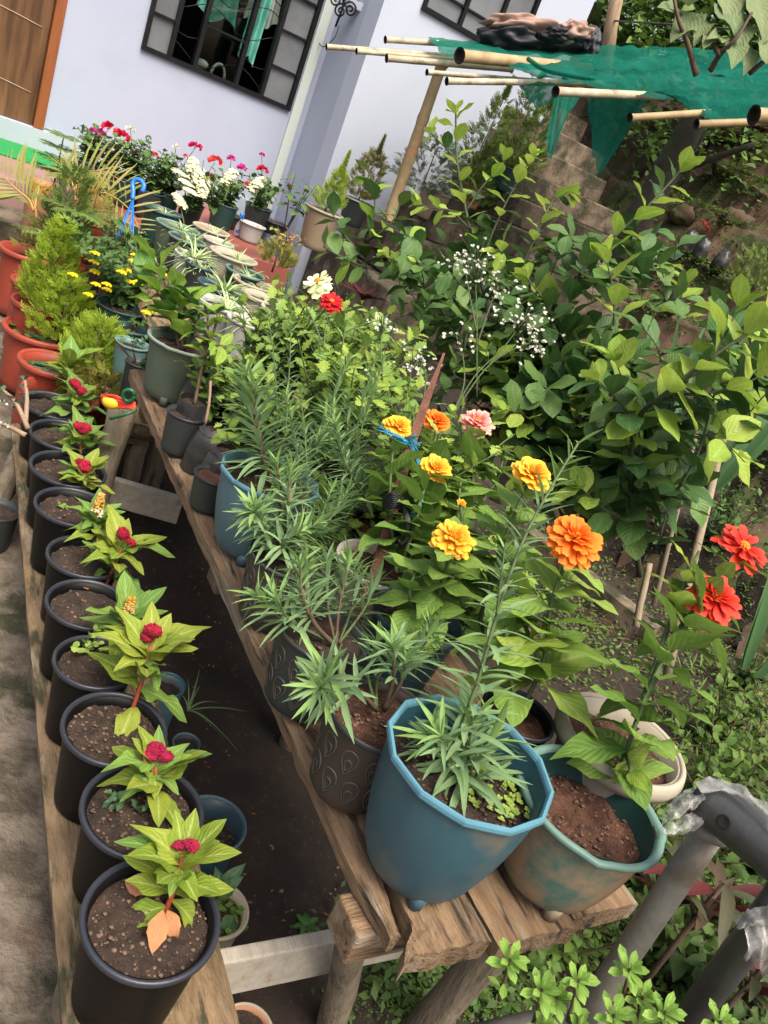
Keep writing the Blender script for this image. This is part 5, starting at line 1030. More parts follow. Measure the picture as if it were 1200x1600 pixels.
for i, (px, py, w, lab, heads) in enumerate(GER):
    z = .86; c = onz(px, py, z); 
    s_, t_, _z = wst(c); t_ = max(t_, .22); 
    cz = wT(px, py, max(.22, t_))[2]; c = onpl(px, py, P0+WT*max(.22, t_), WT); r = w*depth(c)/FPX/2; h = c.z-.70
    pot('dark pot of the '+lab, c, r, h, P_GREY if i % 2 else P_GREEN, P_NAVY, SOIL, n=26, rings=4, group=GG, taper=.75)
    p = shrub('geranium', lab, c-Vector((0, 0, .03)), .21 if i not in (2, 3) else .25, .13, 12, 'ger', 'ger', .060, .022, (0, 0), 'geranium', GGE, True, STEMG, .004, .2, 1, 80, 60, seed=60+i); dd = depth(c)-.05
    for (hx, hy, mk, R) in heads:
        hc_ = atd(hx, hy, dd+.02); p.stem(curve([c, c.lerp(hc_, .6)+Vector((0, 0, .02)), hc_], 4), .0025, .002, STEMG, 5); headbits(p, hc_, R*.75, 'round', mk, 34, .75, L=.55)
    p.done()
GK = 'cream flower spires among the geraniums'
for lab, hx, hy, LL, tx, ty in [('largest cluster of hanging cream flower spires', 318, 250, .16, 312, 280), ('cream flower spire leaning left beside the fuchsia geranium', 368, 262, .15, 350, 284), ('cream flower spire in front of the dark red geranium', 412, 275, .15, 392, 294), ('low cream flower spire over the dark pots', 278, 300, .16, 288, 322), ('short cream spire left of the largest cluster', 290, 268, .09, 306, 280)]:
    dd = 4.32; p = Plant('cream_spire', atd(tx, ty+30, dd), lab, 'flower spire', GK, joined=True); a_, b_ = atd(hx, hy, dd), atd(tx, ty, dd); p.stem(curve([p.b, p.b.lerp(a_, .5), a_, ], 4), .004, .002, STEMG)
    k2 = 3 if 'largest' in lab else 1
    for q in range(k2):
        off = Vector((.05*(q-1), -.02*q, -.03*q)) if k2 > 1 else Vector()
        for k in range(80): t = p.r.random(); w = p.r.uniform(0, 6.3); d = Vector((math.cos(w), math.sin(w), -.2)); p.leaf('petalw', 'creamf', a_.lerp(b_, t)+off+d*.008, d+(b_-a_).normalized()*.3, (0, 0, 1), .036*(1-.5*abs(t-.4)), 1.2)
    p.done()
for lab, x, y, d, h, sp in [('broad leaved grey green plant under the cream spires', 300, 335, 4.6, .22, .16), ('fresh green plant beside the spray bottle', 330, 330, 4.5, .2, .13), ('green leafy plant behind the white speckled pot', 402, 330, 4.6, .18, .12)]:
    shrub('pot_plant', lab, atd(x, y, d), h, sp, 9, 'bigleaf', lambda f: 'ger', .07, .03, cat='plant', group='leafy plants by the spray bottle', joined=True, start=.15).done()
_, wpc, _r = rpot('small white pot of pale gravel on the red floor', 396, 350, .815, 42, .112, P_WHITE, rim=P_WHITE, soil=P_WHITE, n=28, lipw=.1, rings=5)
sb = onz(370, 368, .705); spb = thing('spray_bottle', sb, 'white spray bottle with a blue trigger top on the red floor', 'spray bottle')
MB().lathe([(0, 0), (.024, 0), (.026, .006), (.026, .055), (.018, .085), (.010, .10), (.010, .112), (0, .112)], 20).build('body', P_WHITE, spb); MB().lathe([(.0264, .02), (.0266, .021), (.0266, .048), (.0264, .049)], 20).build('label', mat('blue bottle print', (.06, .10, .35), (.5, .5, .6), .4, 60, t12=(.5, .52)), spb)
MB().lathe([(.012, .108), (.012, .125), (0, .125)], 14).box((0, -.008, .135), (.020, .045, .022)).box((0, -.028, .118), (.006, .006, .03)).build('trigger', BLUEP, spb)
for lab, x, y, w in (('black pot behind the white gravel pot', 428, 345, 50), ('black pot between the spray bottle and the wall', 355, 332, 50)): rpot(lab, x, y, .79, w, .088, P_GREY, rim=P_NAVY, n=26, rings=4, group='black pots by the white gravel pot')
bs = shrub('shrub', 'dark leaved shrub with a coral bud before the pale green trim', atd(445, 360, 4.75), .36, .14, 5, 'poin', 'ger', .09, .022, cat='shrub', joined=True, smat=STEMB, start=.45, seed=3, e0=85, e1=70); headbits(bs, atd(453, 287, 4.7), .014, 'round', 'coral', 8); bs.done()
# ---------------------------------------------------------------- cypresses on the garden steps
def wpot(lab, px, py, t, w, h, b_, **k):
    c = onpl(px, py, P0+WT*t, WT); r = w*depth(c)/FPX/2; pot(lab, c, r, h, b_, soil=SOIL, n=30, group='pots on the garden steps', rings=4, **k); return c, r
c, r = wpot('beige pot with ribbed body on the lowest garden step', 508, 328, 1.30, 62, .245, P_BEIGE, rim=P_CREAM, lipw=.08, taper=.72)
conifer('slim yellow green cypress with a feathery tip in the ribbed beige pot', c-Vector((0, 0, .03)), .27, .10, 520, 'thuja', .024, 'conifers on the garden steps', .55, 'cypress', (.02, .01), shape=1.1)
c, r = wpot('grey pot with a pale lip behind the ribbed beige pot', 560, 312, 1.05, 48, .17, P_GREY, rim=P_WHITE, lipw=.1)
conifer('egg shaped olive cypress with a thin feathery tip', c-Vector((0, 0, .03)), .34, .135, 800, 'thuja olive', .022, 'conifers on the garden steps', .4, 'cypress', (.02, .0), shape=.6)
c, r = wpot('off white pot with a round mark on a higher garden step', 682, 298, 1.0, 52, .20, P_BEIGE, rim=P_CREAM)
conifer('grey blue juniper behind the bamboo post', c+Vector((-.10, -.03, -.04)), .36, .26, 900, 'juniper', .028, 'conifers on the garden steps', 0, 'juniper', (0, 0), 0, .5, up=.15)
conifer('dark green cypress right of the grey blue juniper', c+Vector((.22, .1, -.03)), .34, .18, 700, 'thuja dark', .026, 'conifers on the garden steps', .3, 'cypress', shape=.6)
for lab, x, y, h, R in (('tall feathery cypress against the white wall, left of the net flap', 725, 290, .62, .16), ('tallest cypress in front of the white wall', 770, 285, .70, .15), ('wispy cypress beside the stairs', 805, 275, .50, .16)):
    conifer(lab, onpl(x, y, P0+WT*.95, WT), h, R, 650, 'thuja dark', .03, 'conifers on the garden steps', .25, 'cypress', (.03, .01), shape=.7)
wpot('dark green pot on the stairs landing', 795, 262, 1.1, 50, .16, P_GREEN); wpot('terracotta pot beside the off white marked pot', 742, 292, 1.05, 40, .14, P_TERRA)
# ---------------------------------------------------------------- bamboo canopy with green net
can = thing('bamboo_canopy', atd(608, 338, 5.0), 'bamboo pole canopy frame in front of the white wall', 'canopy'); o0 = can.matrix_world.translation
def culm(a, b, r0, r1, m, name, nodes_=4, parent=can, half=False):
    a, b = Vector(a)-o0, Vector(b)-o0; pts = []; rs = []; n = 24
    for i in range(n+1):
        t = i/n; pts.append(a.lerp(b, t)); q = abs((t*nodes_) % 1-.5); rs.append(.82*(r0+(r1-r0)*t)*(1+.13*max(0, (q-.44)/.06)))
    mb = MB(); mb.tube(pts, rs, 12, cap=False); d = (b-a).normalized(); M = d.to_track_quat('Z', 'Y').to_matrix()
    for e, s_, rr in ((a, 1, r0), (b, -1, r1)): mb.lathe([(0, .015*s_), (rr*.74, .012*s_), (rr*.78, 0), (rr*1.1, 0)], 12, 1, c=e, M=M)
    return mb.build(name, [m, HOLE], parent)
culm(atd(606, 345, 5.05), atd(690, 102, 4.80), .044, .040, BAMBG, 'post', 3)
for (x0, y0, d0, x1, y1, d1, r, m) in [(510, 73, 4.6, 760, 92, 4.95, .018, BAMB), (557, 80, 4.5, 770, 98, 4.85, .017, BAMB), (604, 91, 4.4, 800, 108, 4.7, .022, BAMB), (602, 62, 4.7, 780, 74, 5.05, .020, BAMB), (718, 87, 4.2, 920, 108, 4.9, .038, BAMBG), (667, 113, 4.35, 960, 136, 5.0, .016, BAMB), (698, 127, 4.2, 940, 130, 4.6, .020, BAMB), (868, 143, 3.5, 1036, 151, 3.9, .023, BAMB), (984, 184, 3.25, 1108, 176, 3.4, .018, BAMBG), (1088, 194, 3.1, 1200, 190, 3.2, .018, BAMBG), (1178, 180, 3.0, 1290, 186, 3.1, .034, BAMBG)]:
    culm(atd(x0, y0, d0), atd(x1, y1, d1), r, r, m, 'pole', 5)
tp_ = thing('tree_post', atd(965, 400, 4.0), 'dark mossy leaning tree trunk holding up the right side of the canopy', 'tree trunk'); 
log(atd(958, 420, 4.0), atd(1085, 185, 3.7), .075, .060, 'trunk', TRUNKD, tp_, 3, 14); log(atd(1010, 330, 4.0), atd(1098, 200, 3.8), .05, .035, 'limb', TRUNKD, tp_, 5); log(atd(1035, 275, 3.85), atd(1180, 225, 3.6), .022, .012, 'limb', TRUNKD, tp_, 6)
net = thing('shade_net', atd(950, 110, 4.2), 'green shade net draped over the bamboo poles with torn hanging corners', 'shade net'); o0 = net.matrix_world.translation
def netgrid(A, B, n, k, sag, seed, name):
    """ruled cloth between two edges"""
    A = curve([atd(*q) for q in A], n); B = curve([atd(*q) for q in B], n); m = min(len(A), len(B)); vs = []
    for i in range(m):
        for j in range(k+1):
            t = j/k; p = A[int(i*(len(A)-1)/(m-1))].lerp(B[int(i*(len(B)-1)/(m-1))], t); s_ = math.sin(math.pi*t); p = p+Vector((0, 0, -sag*s_+.018*noise.noise(Vector((i*.35, t*4, seed)))+.006*noise.noise(Vector((i*1.1, t*9, seed)))))+CAMDIR*.02*noise.noise(Vector((i*.5, t*3, seed+4))); vs.append(tuple(p-o0))
    o = MB().add(vs, [(i*(k+1)+j, (i+1)*(k+1)+j, (i+1)*(k+1)+j+1, i*(k+1)+j+1) for i in range(m-1) for j in range(k)]).build(name, NET, net); return o
netgrid([(668, 57, 4.85), (760, 66, 5.0), (870, 70, 5.1), (980, 72, 5.1), (1090, 76, 5.0), (1240, 90, 4.9)], [(690, 84, 4.45), (770, 96, 4.45), (870, 112, 4.45), (980, 110, 4.3), (1090, 118, 4.1), (1240, 122, 3.9)], 12, 18, .0, 1, 'net_sheet')
netgrid([(770, 94, 4.5), (870, 108, 4.46), (980, 106, 4.32), (1090, 116, 4.12), (1240, 120, 3.9)], [(830, 118, 4.3), (900, 130, 4.0), (1000, 150, 3.75), (1100, 160, 3.5), (1240, 168, 3.3)], 12, 14, .0, 2, 'net_sheet')
netgrid([(1010, 140, 3.8), (1080, 150, 3.55), (1150, 158, 3.4), (1240, 160, 3.3)], [(1060, 150, 3.6), (1110, 186, 3.3), (1170, 184, 3.2), (1240, 190, 3.1)], 7, 6, .0, 5, 'net_sheet')
netgrid([(918, 150, 4.1), (950, 150, 4.08), (985, 152, 4.06), (1012, 156, 4.04)], [(922, 198, 4.08), (926, 232, 4.06), (932, 262, 4.05), (937, 274, 4.05)], 6, 10, 0, 7, 'net_flap')
netgrid([(868, 146, 3.9), (880, 148, 3.9), (892, 150, 3.9), (906, 152, 3.9)], [(852, 222, 3.88), (857, 240, 3.88), (862, 248, 3.88), (872, 205, 3.88)], 6, 10, 0, 8, 'net_flap')
netgrid([(808, 128, 4.4), (830, 128, 4.4), (850, 128, 4.4), (868, 130, 4.4)], [(815, 140, 4.4), (825, 155, 4.4), (838, 167, 4.4), (866, 158, 4.4)], 6, 6, 0, 9, 'net_flap')
MB().tube([q-o0 for q in curve([atd(825, 92, 4.3), atd(850, 108, 4.2), (atd(890, 118, 4.1)), atd(930, 124, 4.05)], 5)], [.012]*16, 7).build('net_roll', NET, net)
# jacket
jc = thing('jacket', atd(845, 62, 4.95), 'dark quilted jacket with pinkish tan lining heaped on the green net', 'jacket'); JM = Matrix.Rotation(-.12, 3, CAMDIR)
def lump(c, sz, mt, name, seed, amp=.42, sc=2.3): MB().blob((0, 0, 0), sz, 48, 32, amp, sc, seed, M=Matrix(ROT.tolist()) @ Matrix.Rotation(-.10, 3, 'Z')).build(name, mt, jc, loc=atd(*c)-jc.matrix_world.translation)
lump((800, 63, 4.9), (.20, .066, .11), JNAVY, 'body', 3); lump((872, 66, 4.9), (.22, .055, .11), JNAVY, 'sleeve', 5); lump((815, 42, 4.86), (.22, .045, .10), JTAN, 'lining', 7); lump((898, 52, 4.84), (.11, .058, .08), JTAN, 'lining_fold', 9, .5); lump((868, 56, 4.80), (.075, .028, .05), JNAVY, 'collar', 11, .6); lump((925, 62, 4.85), (.055, .075, .04), JNAVY, 'cuff', 13, .4)
# ---------------------------------------------------------------- citrus trees
GCI = 'citrus trees behind the high bench'
def citrus(label, base, limbs, seed, fill=(), L=.112, cat='citrus tree', name='citrus_tree', group=GCI):
    p = Plant(name, base, label, cat, group, seed=seed)
    for (pts, yng, gap, st, r0, l0) in limbs:
        c = curve([atd(*q) if q[2] > 0 else q for q in pts], 6); p.stem(c, r0, r0*.35, STEMD, 7)
        p.along(c, 'citrus', lambda f, y=yng: 'citrus young' if f > 1-y and p.r.random() < .85 else 'citrus', L*l0, L*(.75 if yng else .9)*l0, gap*.85, 1, 75, 50, st, 2.4, jit=.5, upw=.65)
        if yng:
            t = (c[-1]-c[-2]).normalized()
            for k in range(5):
                a = t.orthogonal().normalized(); b = t.cross(a); w = k*2.4; p.leaf('citrus', 'citrus young', c[-1]-t*.004*k, t+(a*math.cos(w)+b*math.sin(w))*(.3+.15*k), t+Vector((0, 0, .5)), L*(.3+.08*k)*l0)
    for (px, py, dd, rad, n) in fill:      # short leafy side shoots inside the crown
        for k in range(n):
            c = atd(px+p.r.gauss(0, rad), py+p.r.gauss(0, rad*.8), dd+p.r.uniform(-.2, .35)); d = Vector((p.r.uniform(-1, 1), p.r.uniform(-1, 1), p.r.uniform(.0, 1))).normalized(); e = c+d*p.r.uniform(.10, .2); cc = curve([c, c.lerp(e, .5)+Vector((0, 0, .015)), e], 3)
            p.stem(cc, .0024, .0012, STEMD, 4); p.along(cc, 'citrus', 'citrus' if p.r.random() < .93 else 'citrus young', L*.95, L*.8, .023, 1, 75, 45, 0, 2.4, jit=.5)
    return p.done()
def G(px, py, d): q = atd(px, py, d); return (px, py, d)
tA = atd(790, 640, 2.75); tA.z = soil_z(tA.x, tA.y)
citrus('tall citrus tree with a long upright shoot in front of the potted cypresses', tA, [
 ([(800, 640, 2.75), (770, 520, 2.75), (748, 420, 2.75), (728, 330, 2.72), (714, 250, 2.7), (712, 172, 2.7)], .45, .030, .15, .009, 1.1),
 ([(748, 420, 2.75), (775, 350, 2.7), (805, 290, 2.68), (835, 240, 2.66)], .6, .028, .15, .005, 1), ([(735, 360, 2.72), (705, 330, 2.66), (675, 325, 2.62), (652, 318, 2.6)], .75, .026, .3, .004, .95),
 ([(770, 520, 2.75), (815, 420, 2.75), (845, 350, 2.76), (870, 305, 2.78), (895, 300, 2.8)], .5, .026, .1, .006, 1), ([(728, 330, 2.72), (755, 290, 2.7), (780, 265, 2.7), (790, 240, 2.7)], .6, .027, .2, .004, .9), ([(714, 250, 2.7), (690, 225, 2.68), (672, 205, 2.68)], .6, .03, .2, .003, .8),
 ([(800, 640, 2.75), (700, 500, 2.65), (650, 430, 2.6), (600, 400, 2.6)], .15, .026, .2, .006, 1)], 3, [(690, 440, 2.75, 45, 14), (800, 460, 2.9, 55, 16), (680, 530, 2.7, 50, 14), (780, 560, 2.85, 60, 22)], L=.088)
tB = atd(930, 900, 2.6); tB.z = soil_z(tB.x, tB.y)
citrus('broad citrus tree on the right with one upright shoot before the trunk post', tB, [
 ([(920, 880, 2.6), (915, 760, 2.55), (900, 640, 2.5), (885, 540, 2.5), (900, 440, 2.5), (955, 375, 2.5), (1010, 325, 2.5), (1068, 262, 2.5)], .25, .030, .2, .009, 1.15),
 ([(900, 640, 2.5), (955, 590, 2.3), (960, 500, 2.25), (955, 440, 2.25), (945, 395, 2.25)], .45, .028, .2, .005, 1.1), ([(885, 540, 2.5), (850, 470, 2.5), (820, 430, 2.5)], .1, .026, .1, .005, 1.0),
 ([(915, 760, 2.55), (960, 700, 2.3), (985, 640, 2.1)], .3, .028, .1, .005, 1), ([(915, 760, 2.55), (860, 690, 2.4), (820, 650, 2.3), (790, 640, 2.25)], .4, .027, .2, .005, .95)], 4, [(900, 640, 2.55, 55, 24), (930, 720, 2.5, 55, 24), (860, 560, 2.6, 50, 22), (1000, 460, 2.6, 45, 12), (840, 620, 2.6, 50, 24), (790, 660, 2.5, 45, 16)])
tC = atd(1010, 860, 2.1); tC.z = soil_z(tC.x, tC.y)
citrus('near citrus tree whose pale branch reaches the right edge over the garden', tC, [
 ([(1000, 900, 2.2), (985, 760, 2.0), (995, 660, 1.85), (1040, 615, 1.75), (1110, 560, 1.7), (1170, 520, 1.68), (1215, 490, 1.66)], .62, .028, .25, .008, 1.05), ([(1040, 615, 1.75), (1100, 615, 1.75), (1160, 600, 1.75), (1215, 575, 1.75)], .5, .028, .15, .004, 1),
 ([(985, 760, 2.0), (1040, 780, 1.95), (1085, 720, 1.9), (1110, 640, 1.9), (1120, 590, 1.9)], .15, .026, .15, .005, 1), ([(995, 660, 1.85), (960, 620, 1.8), (930, 590, 1.8)], .3, .026, .1, .004, 1), ([(1000, 830, 2.1), (950, 800, 2.0), (905, 760, 1.95)], .2, .026, .1, .004, .95), ([(985, 760, 2.0), (1000, 705, 1.95), (990, 640, 1.9), (960, 560, 1.85)], .3, .028, .1, .004, 1.1),
 ([(1110, 560, 1.7), (1140, 510, 1.72), (1155, 470, 1.74)], .8, .028, .2, .003, 1)], 5, [(960, 700, 2.15, 45, 12), (1000, 790, 2.2, 45, 10), (900, 790, 2.3, 40, 12), (1120, 570, 1.9, 45, 7), (1050, 620, 1.95, 45, 6)])
tD = atd(560, 420, 3.6); tD.z = soil_z(tD.x, tD.y)
p = Plant('glossy_shrub', tD, 'glossy leaved young shrub in front of the ribbed beige pot', 'shrub', seed=8)
for pts in ([(575, 440, 3.5), (570, 380, 3.5), (585, 330, 3.5), (582, 285, 3.5), (570, 258, 3.5)], [(571.5, 400, 3.5), (540, 370, 3.45), (520, 335, 3.45)], [(570, 380, 3.5), (610, 350, 3.45), (625, 320, 3.45)], [(573.5, 420, 3.5), (530, 400, 3.4), (505, 385, 3.4)], [(572.5, 410, 3.5), (620, 390, 3.45), (640, 370, 3.4)]):
    c = curve([atd(*q) for q in pts], 5); p.stem(c, .006, .003, STEMD); p.along(c, 'citrus', lambda f: 'citrus' if p.r.random() < .75 else 'hib young', .12, .10, .032, 1, 75, 50, .15, 2.4, jit=.5)
p.done()
shrub('shrub', 'dark green shrub between the citrus trees, low behind the bench', bp(.72, .95, .05), .75, .30, 10, 'citrus', lambda f: 'citrus', .07, .034, cat='shrub', group='low green shrubs behind the high bench', side=3, seed=71, start=.35, smat=STEMD).done()
shrub('shrub', 'mid green shrub behind the far end of the high bench', bp(.80, 1.9, .05), .85, .34, 11, 'citrus', lambda f: 'citrus' if f < .8 else 'citrus young', .07, .032, cat='shrub', group='low green shrubs behind the high bench', side=3, seed=72, start=.35, smat=STEMD).done()
shrub('shrub', 'dark leafy shrub under the tall citrus shoot', bp(1.0, 2.9, .1), .8, .36, 11, 'citrus', lambda f: 'citrus' if f < .85 else 'citrus young', .08, .034, cat='shrub', group='low green shrubs behind the high bench', side=3, seed=73, start=.35, smat=STEMD).done()
shrub('shrub', 'rosy brown leaved coleus clump by the garden steps', atd(440, 395, 4.3), .12, .12, 8, 'hib', lambda f: 'celosia faded' if RND.random() < .4 else 'palm', .05, .02, cat='plant', joined=True, start=.2, seed=5).done()
conifer('small round moss green cushion plant by the cream pots', atd(425, 425, 3.9), .13, .09, 350, 'thuja olive', .02, shape=.4, name='cushion_plant', cat='plant')
p = Plant('bromeliad', atd(600, 410, 3.5), 'dark red strap leaved plant below the garden step', 'plant')
for k in range(14): w = k*2.4; p.leaf('cordy', 'cordy red', p.b, (math.cos(w)*.8, math.sin(w)*.8, .8), (0, 0, 1), .16)
p.done()
p = Plant('bromeliad', atd(565, 470, 2.9), 'dark red leaved plant among the dahlia leaves', 'plant')
for k in range(14): w = k*2.4; p.leaf('cordy', 'cordy red', p.b, (math.cos(w)*.8, math.sin(w)*.8, .9), (0, 0, 1), .10)
p.done()
# babys breath
def breath(label, base, limbs, seed):
    p = Plant('gypsophila', base, label, 'gypsophila', 'airy white flower sprays', joined=True, seed=seed)
    for (pts, n, R) in limbs:
        c = curve([atd(*q) for q in pts], 6); p.stem(c, .0024, .0014, STEMG, 5); tip = c[-1]
        for k in range(n):
            d = Vector((p.r.gauss(0, 1), p.r.gauss(0, 1), p.r.gauss(.1, .7))); e = tip+d*R*.5; p.stem([c[-3], tip.lerp(e, .4)+Vector((0, 0, .01)), e], .0008, .0006, STEMG, 3)
            for m in range(4): w = p.r.uniform(0, 6.3); p.leaf('round', 'white', e, (math.cos(w), math.sin(w), p.r.uniform(-.5, 1)), CAMDIR, .0058)
    return p.done()
breath('cloud of tiny white flowers in front of the dark citrus leaves', atd(745, 620, 2.2), [([(745, 620, 2.2), (745, 500, 2.2), (742, 420, 2.2)], 40, .08), ([(745, 540, 2.2), (765, 480, 2.2), (778, 450, 2.2)], 30, .065), ([(745, 520, 2.2), (730, 440, 2.2), (725, 410, 2.2)], 25, .05)], 1)
breath('wide spray of tiny white flowers on long pale stems reaching right', atd(690, 690, 2.0), [([(700, 660, 2.0), (740, 590, 2.0), (785, 545, 2.0), (815, 505, 2.0)], 55, .09), ([(700, 660, 2.0), (760, 575, 2.0), (815, 540, 2.0), (835, 540, 2.0)], 30, .05), ([(700, 660, 2.0), (725, 600, 2.0), (720, 530, 2.0)], 12, .05)], 2)
breath('sparse white flower spray among the mid bench leaves', atd(640, 700, 1.95), [([(640, 700, 1.95), (640, 600, 1.95), (648, 560, 1.95)], 16, .05), ([(650, 690, 1.95), (665, 600, 1.95), (660, 570, 1.95)], 16, .05), ([(620, 660, 1.95), (598, 580, 1.95), (595, 500, 2.0)], 18, .05), ([(600, 680, 1.95), (575, 610, 1.95), (565, 590, 1.95)], 10, .035)], 3)
# ---------------------------------------------------------------- right foreground: pipes, wrap, shoots
rail = thing('pipe_rail', atd(940, 1600, 1.12), 'worn grey steel pipe rail in the lower right corner', 'railing'); o0 = rail.matrix_world.translation
def pipe(a, b, r, m, name, cap=True, n=28):
    a, b = Vector(a)-o0, Vector(b)-o0; return MB().tube([a.lerp(b, i/6) for i in range(7)], r, n, cap=cap).build(name, m, rail)
pipe(atd(905, 1600, 1.24), atd(1118, 1285, 1.06), .0200, STEEL, 'upright'); ta, tb2 = atd(1098, 1243, 1.03), atd(1245, 1362, .93)
pipe(ta, tb2, .0305, STEELD, 'top_tube'); pipe(atd(1040, 1640, 1.22), atd(1230, 1390, .98), .0210, STEELD, 'upright')
y = (tb2-ta).normalized(); hp_ = ta.lerp(tb2, .37); nn = (CAMDIR-y*CAMDIR.dot(y)).normalized(); nn = (nn+y.cross(nn)*(.25)).normalized()
if True:
    Mh = nn.to_track_quat('Z', 'Y').to_matrix(); MB().lathe([(.0075, .0), (.0090, .0012), (.0075, .0014), (.006, .0009), (0, .0006)], 16, M=Mh).build('bolt_hole', HOLE, rail, loc=hp_+nn*.0303-o0)
MB().blob((0, 0, 0), (.028, .024, .012), 14, 8, .3, 4, 3).build('weld', STEEL, rail, loc=atd(1108, 1296, 1.045)-o0)
wrap = thing('plastic_wrap', ta, 'torn clear plastic wrap over the end of the top steel tube', 'plastic wrap'); o0w = ta
def sheetw(A, B, n, k, seed, name, amp=.006):
    A = curve([atd(*q) for q in A], n); B = curve([atd(*q) for q in B], n); vs = []; m = len(A)
    for i in range(m):
        for j in range(k+1):
            t = j/k; q = A[i].lerp(B[i], t)+CAMDIR*(amp*noise.noise(Vector((i*.35, t*2.5, seed)))+.012*math.sin(math.pi*t)); q = q+Vector((0, 0, amp*noise.noise(Vector((i*.4, t*3, seed+3))))); vs.append(tuple(q-o0w))
    MB().add(vs, [(i*(k+1)+j, (i+1)*(k+1)+j, (i+1)*(k+1)+j+1, i*(k+1)+j+1) for i in range(m-1) for j in range(k)]).build(name, CLEAR, wrap)
sheetw([(1082, 1222, 1.01), (1120, 1216, 1.01), (1165, 1232, .98), (1215, 1270, .95)], [(1096, 1240, .995), (1140, 1240, .99), (1180, 1275, .96), (1225, 1330, .92)], 6, 12, 1, 'wrap_sheet', .006)
sheetw([(1090, 1228, 1.02), (1062, 1240, 1.02), (1040, 1262, 1.02), (1030, 1280, 1.02)], [(1098, 1252, 1.0), (1075, 1268, 1.0), (1052, 1280, 1.0), (1034, 1284, 1.01)], 6, 10, 2, 'wrap_flap', .008)
sheetw([(1098, 1255, 1.01), (1070, 1275, 1.01), (1045, 1288, 1.01), (1025, 1296, 1.01)], [(1095, 1290, 1.01), (1075, 1300, 1.01), (1055, 1303, 1.01), (1040, 1302, 1.01)], 6, 10, 3, 'wrap_flap', .008)
wr2 = thing('plastic_wrap', atd(1180, 1420, .97), 'yellowed plastic wrap hanging from the lower steel tube at the right edge', 'plastic wrap'); wrap = wr2; o0w = wr2.matrix_world.translation
sheetw([(1142, 1436, .99), (1165, 1424, .97), (1190, 1415, .96), (1230, 1400, .94)], [(1152, 1442, .985), (1175, 1446, .97), (1200, 1444, .955), (1235, 1440, .94)], 6, 10, 4, 'wrap_sheet', .008)
sheetw([(1162, 1446, .97), (1180, 1440, .965), (1200, 1436, .96), (1235, 1430, .94)], [(1160, 1495, .97), (1178, 1505, .965), (1200, 1535, .955), (1235, 1545, .94)], 6, 12, 5, 'wrap_tail', .008)
tag(MB().tube([atd(725, 1625, 1.32), atd(800, 1608, 1.3), atd(900, 1585, 1.28), atd(960, 1592, 1.26)], .020, 16).build('ground_tube', STEEL), 'grey tube lying under the bright green shoots at the bottom edge', 'tube')
GAZ = 'bright green shoot clusters at the bottom edge'
for i, (sx, sy, hgt, lab, nn_) in enumerate([(798, 1492, .05, 'leftmost bright green shoot, standing apart below the bench end', 7), (848, 1540, .06, 'bright green shoot cluster second from the left at the bottom edge', 9), (872, 1552, .05, 'low bright shoot crossing the foot of the steel pipe', 8), (905, 1525, .05, 'bright shoot just left of the steel pipe', 8), (985, 1508, .06, 'tallest bright shoot, right of the steel pipe', 9), (1005, 1552, .06, 'broad bright shoot below the tallest one', 10), (1040, 1575, .06, 'bright shoot rightmost of the dense group by the pipe', 9), (960, 1580, .06, 'bright shoot at the bottom edge over the pipe foot', 10), (850, 1595, .05, 'bright shoot at the bottom edge left of the pipe foot', 8), (1128, 1590, .05, 'bright shoot at the bottom edge right of the second pipe', 8), (1000, 1600, .05, 'bright shoot cut by the bottom edge', 9), (905, 1600, .04, 'small bright shoot under the pipe foot', 7)]):
    dd = 1.04 + .02*(i % 3); b = atd(sx-18, sy+70, dd+.06); tip = atd(sx, sy+6, dd); p = Plant('azalea_shoot', b, lab, 'shrub shoot', GAZ, seed=80+i); c = curve([b, b.lerp(tip, .5), tip], 5); p.stem(c, .0032, .002, STEMB)
    for lv, (nl, e, L) in enumerate(((4, 15, .021), (5, 45, .028), (4, 68, .030))):
        t = Vector((0, 0, 1))*.7+CAMDIR*.3; t.normalize(); a = t.orthogonal().normalized(); bb = t.cross(a)
        for k in range(nl): w = k*6.283/nl+lv*.6; ee = math.radians(e); p.leaf('azalea', 'azalea', tip-t*.007*lv, t*math.cos(ee)+(a*math.cos(w)+bb*math.sin(w))*math.sin(ee), t, L*p.r.uniform(.85, 1.15))
    p.along(c, 'azalea', 'azalea', .022, .026, .020, 1, 80, 65, .25, 2.4); p.done()
# ---------------------------------------------------------------- garden bed at the right
def gp(px, py, z=None):
    q = onz(px, py, 0)
    for _ in range(12): q = onz(px, py, soil_z(q.x, q.y)*.7+q.z*.3)
    return q
GCO = 'cordylines with dark red edged leaves'
for lab, px, py, s in (('dark cordyline with red edged leaves between the two steel pipes', 1075, 1450, 1.0), ('low dark cordyline at the bottom right behind the second pipe', 1150, 1560, .9), ('dark cordyline half hidden behind the first pipe', 1010, 1420, .7)):
    b = atd(px, py, 1.75); p = Plant('cordyline', b, lab, 'cordyline', GCO)
    for k in range(16): w = k*2.4; e = math.radians(75-4*k); p.leaf('cordy', 'cordy red' if k % 4 == 0 else 'cordy', b+Vector((0, 0, .01*k)), (math.cos(w)*math.cos(e), math.sin(w)*math.cos(e), math.sin(e)), (0, 0, 1), .155*s*p.r.uniform(.7, 1.1), 1.0)
    p.stem([b-Vector((0, 0, .3)), b+Vector((0, 0, .15))], .008, .006, STEMB); p.done()
GSW = 'leafy ground plants in the right garden bed'
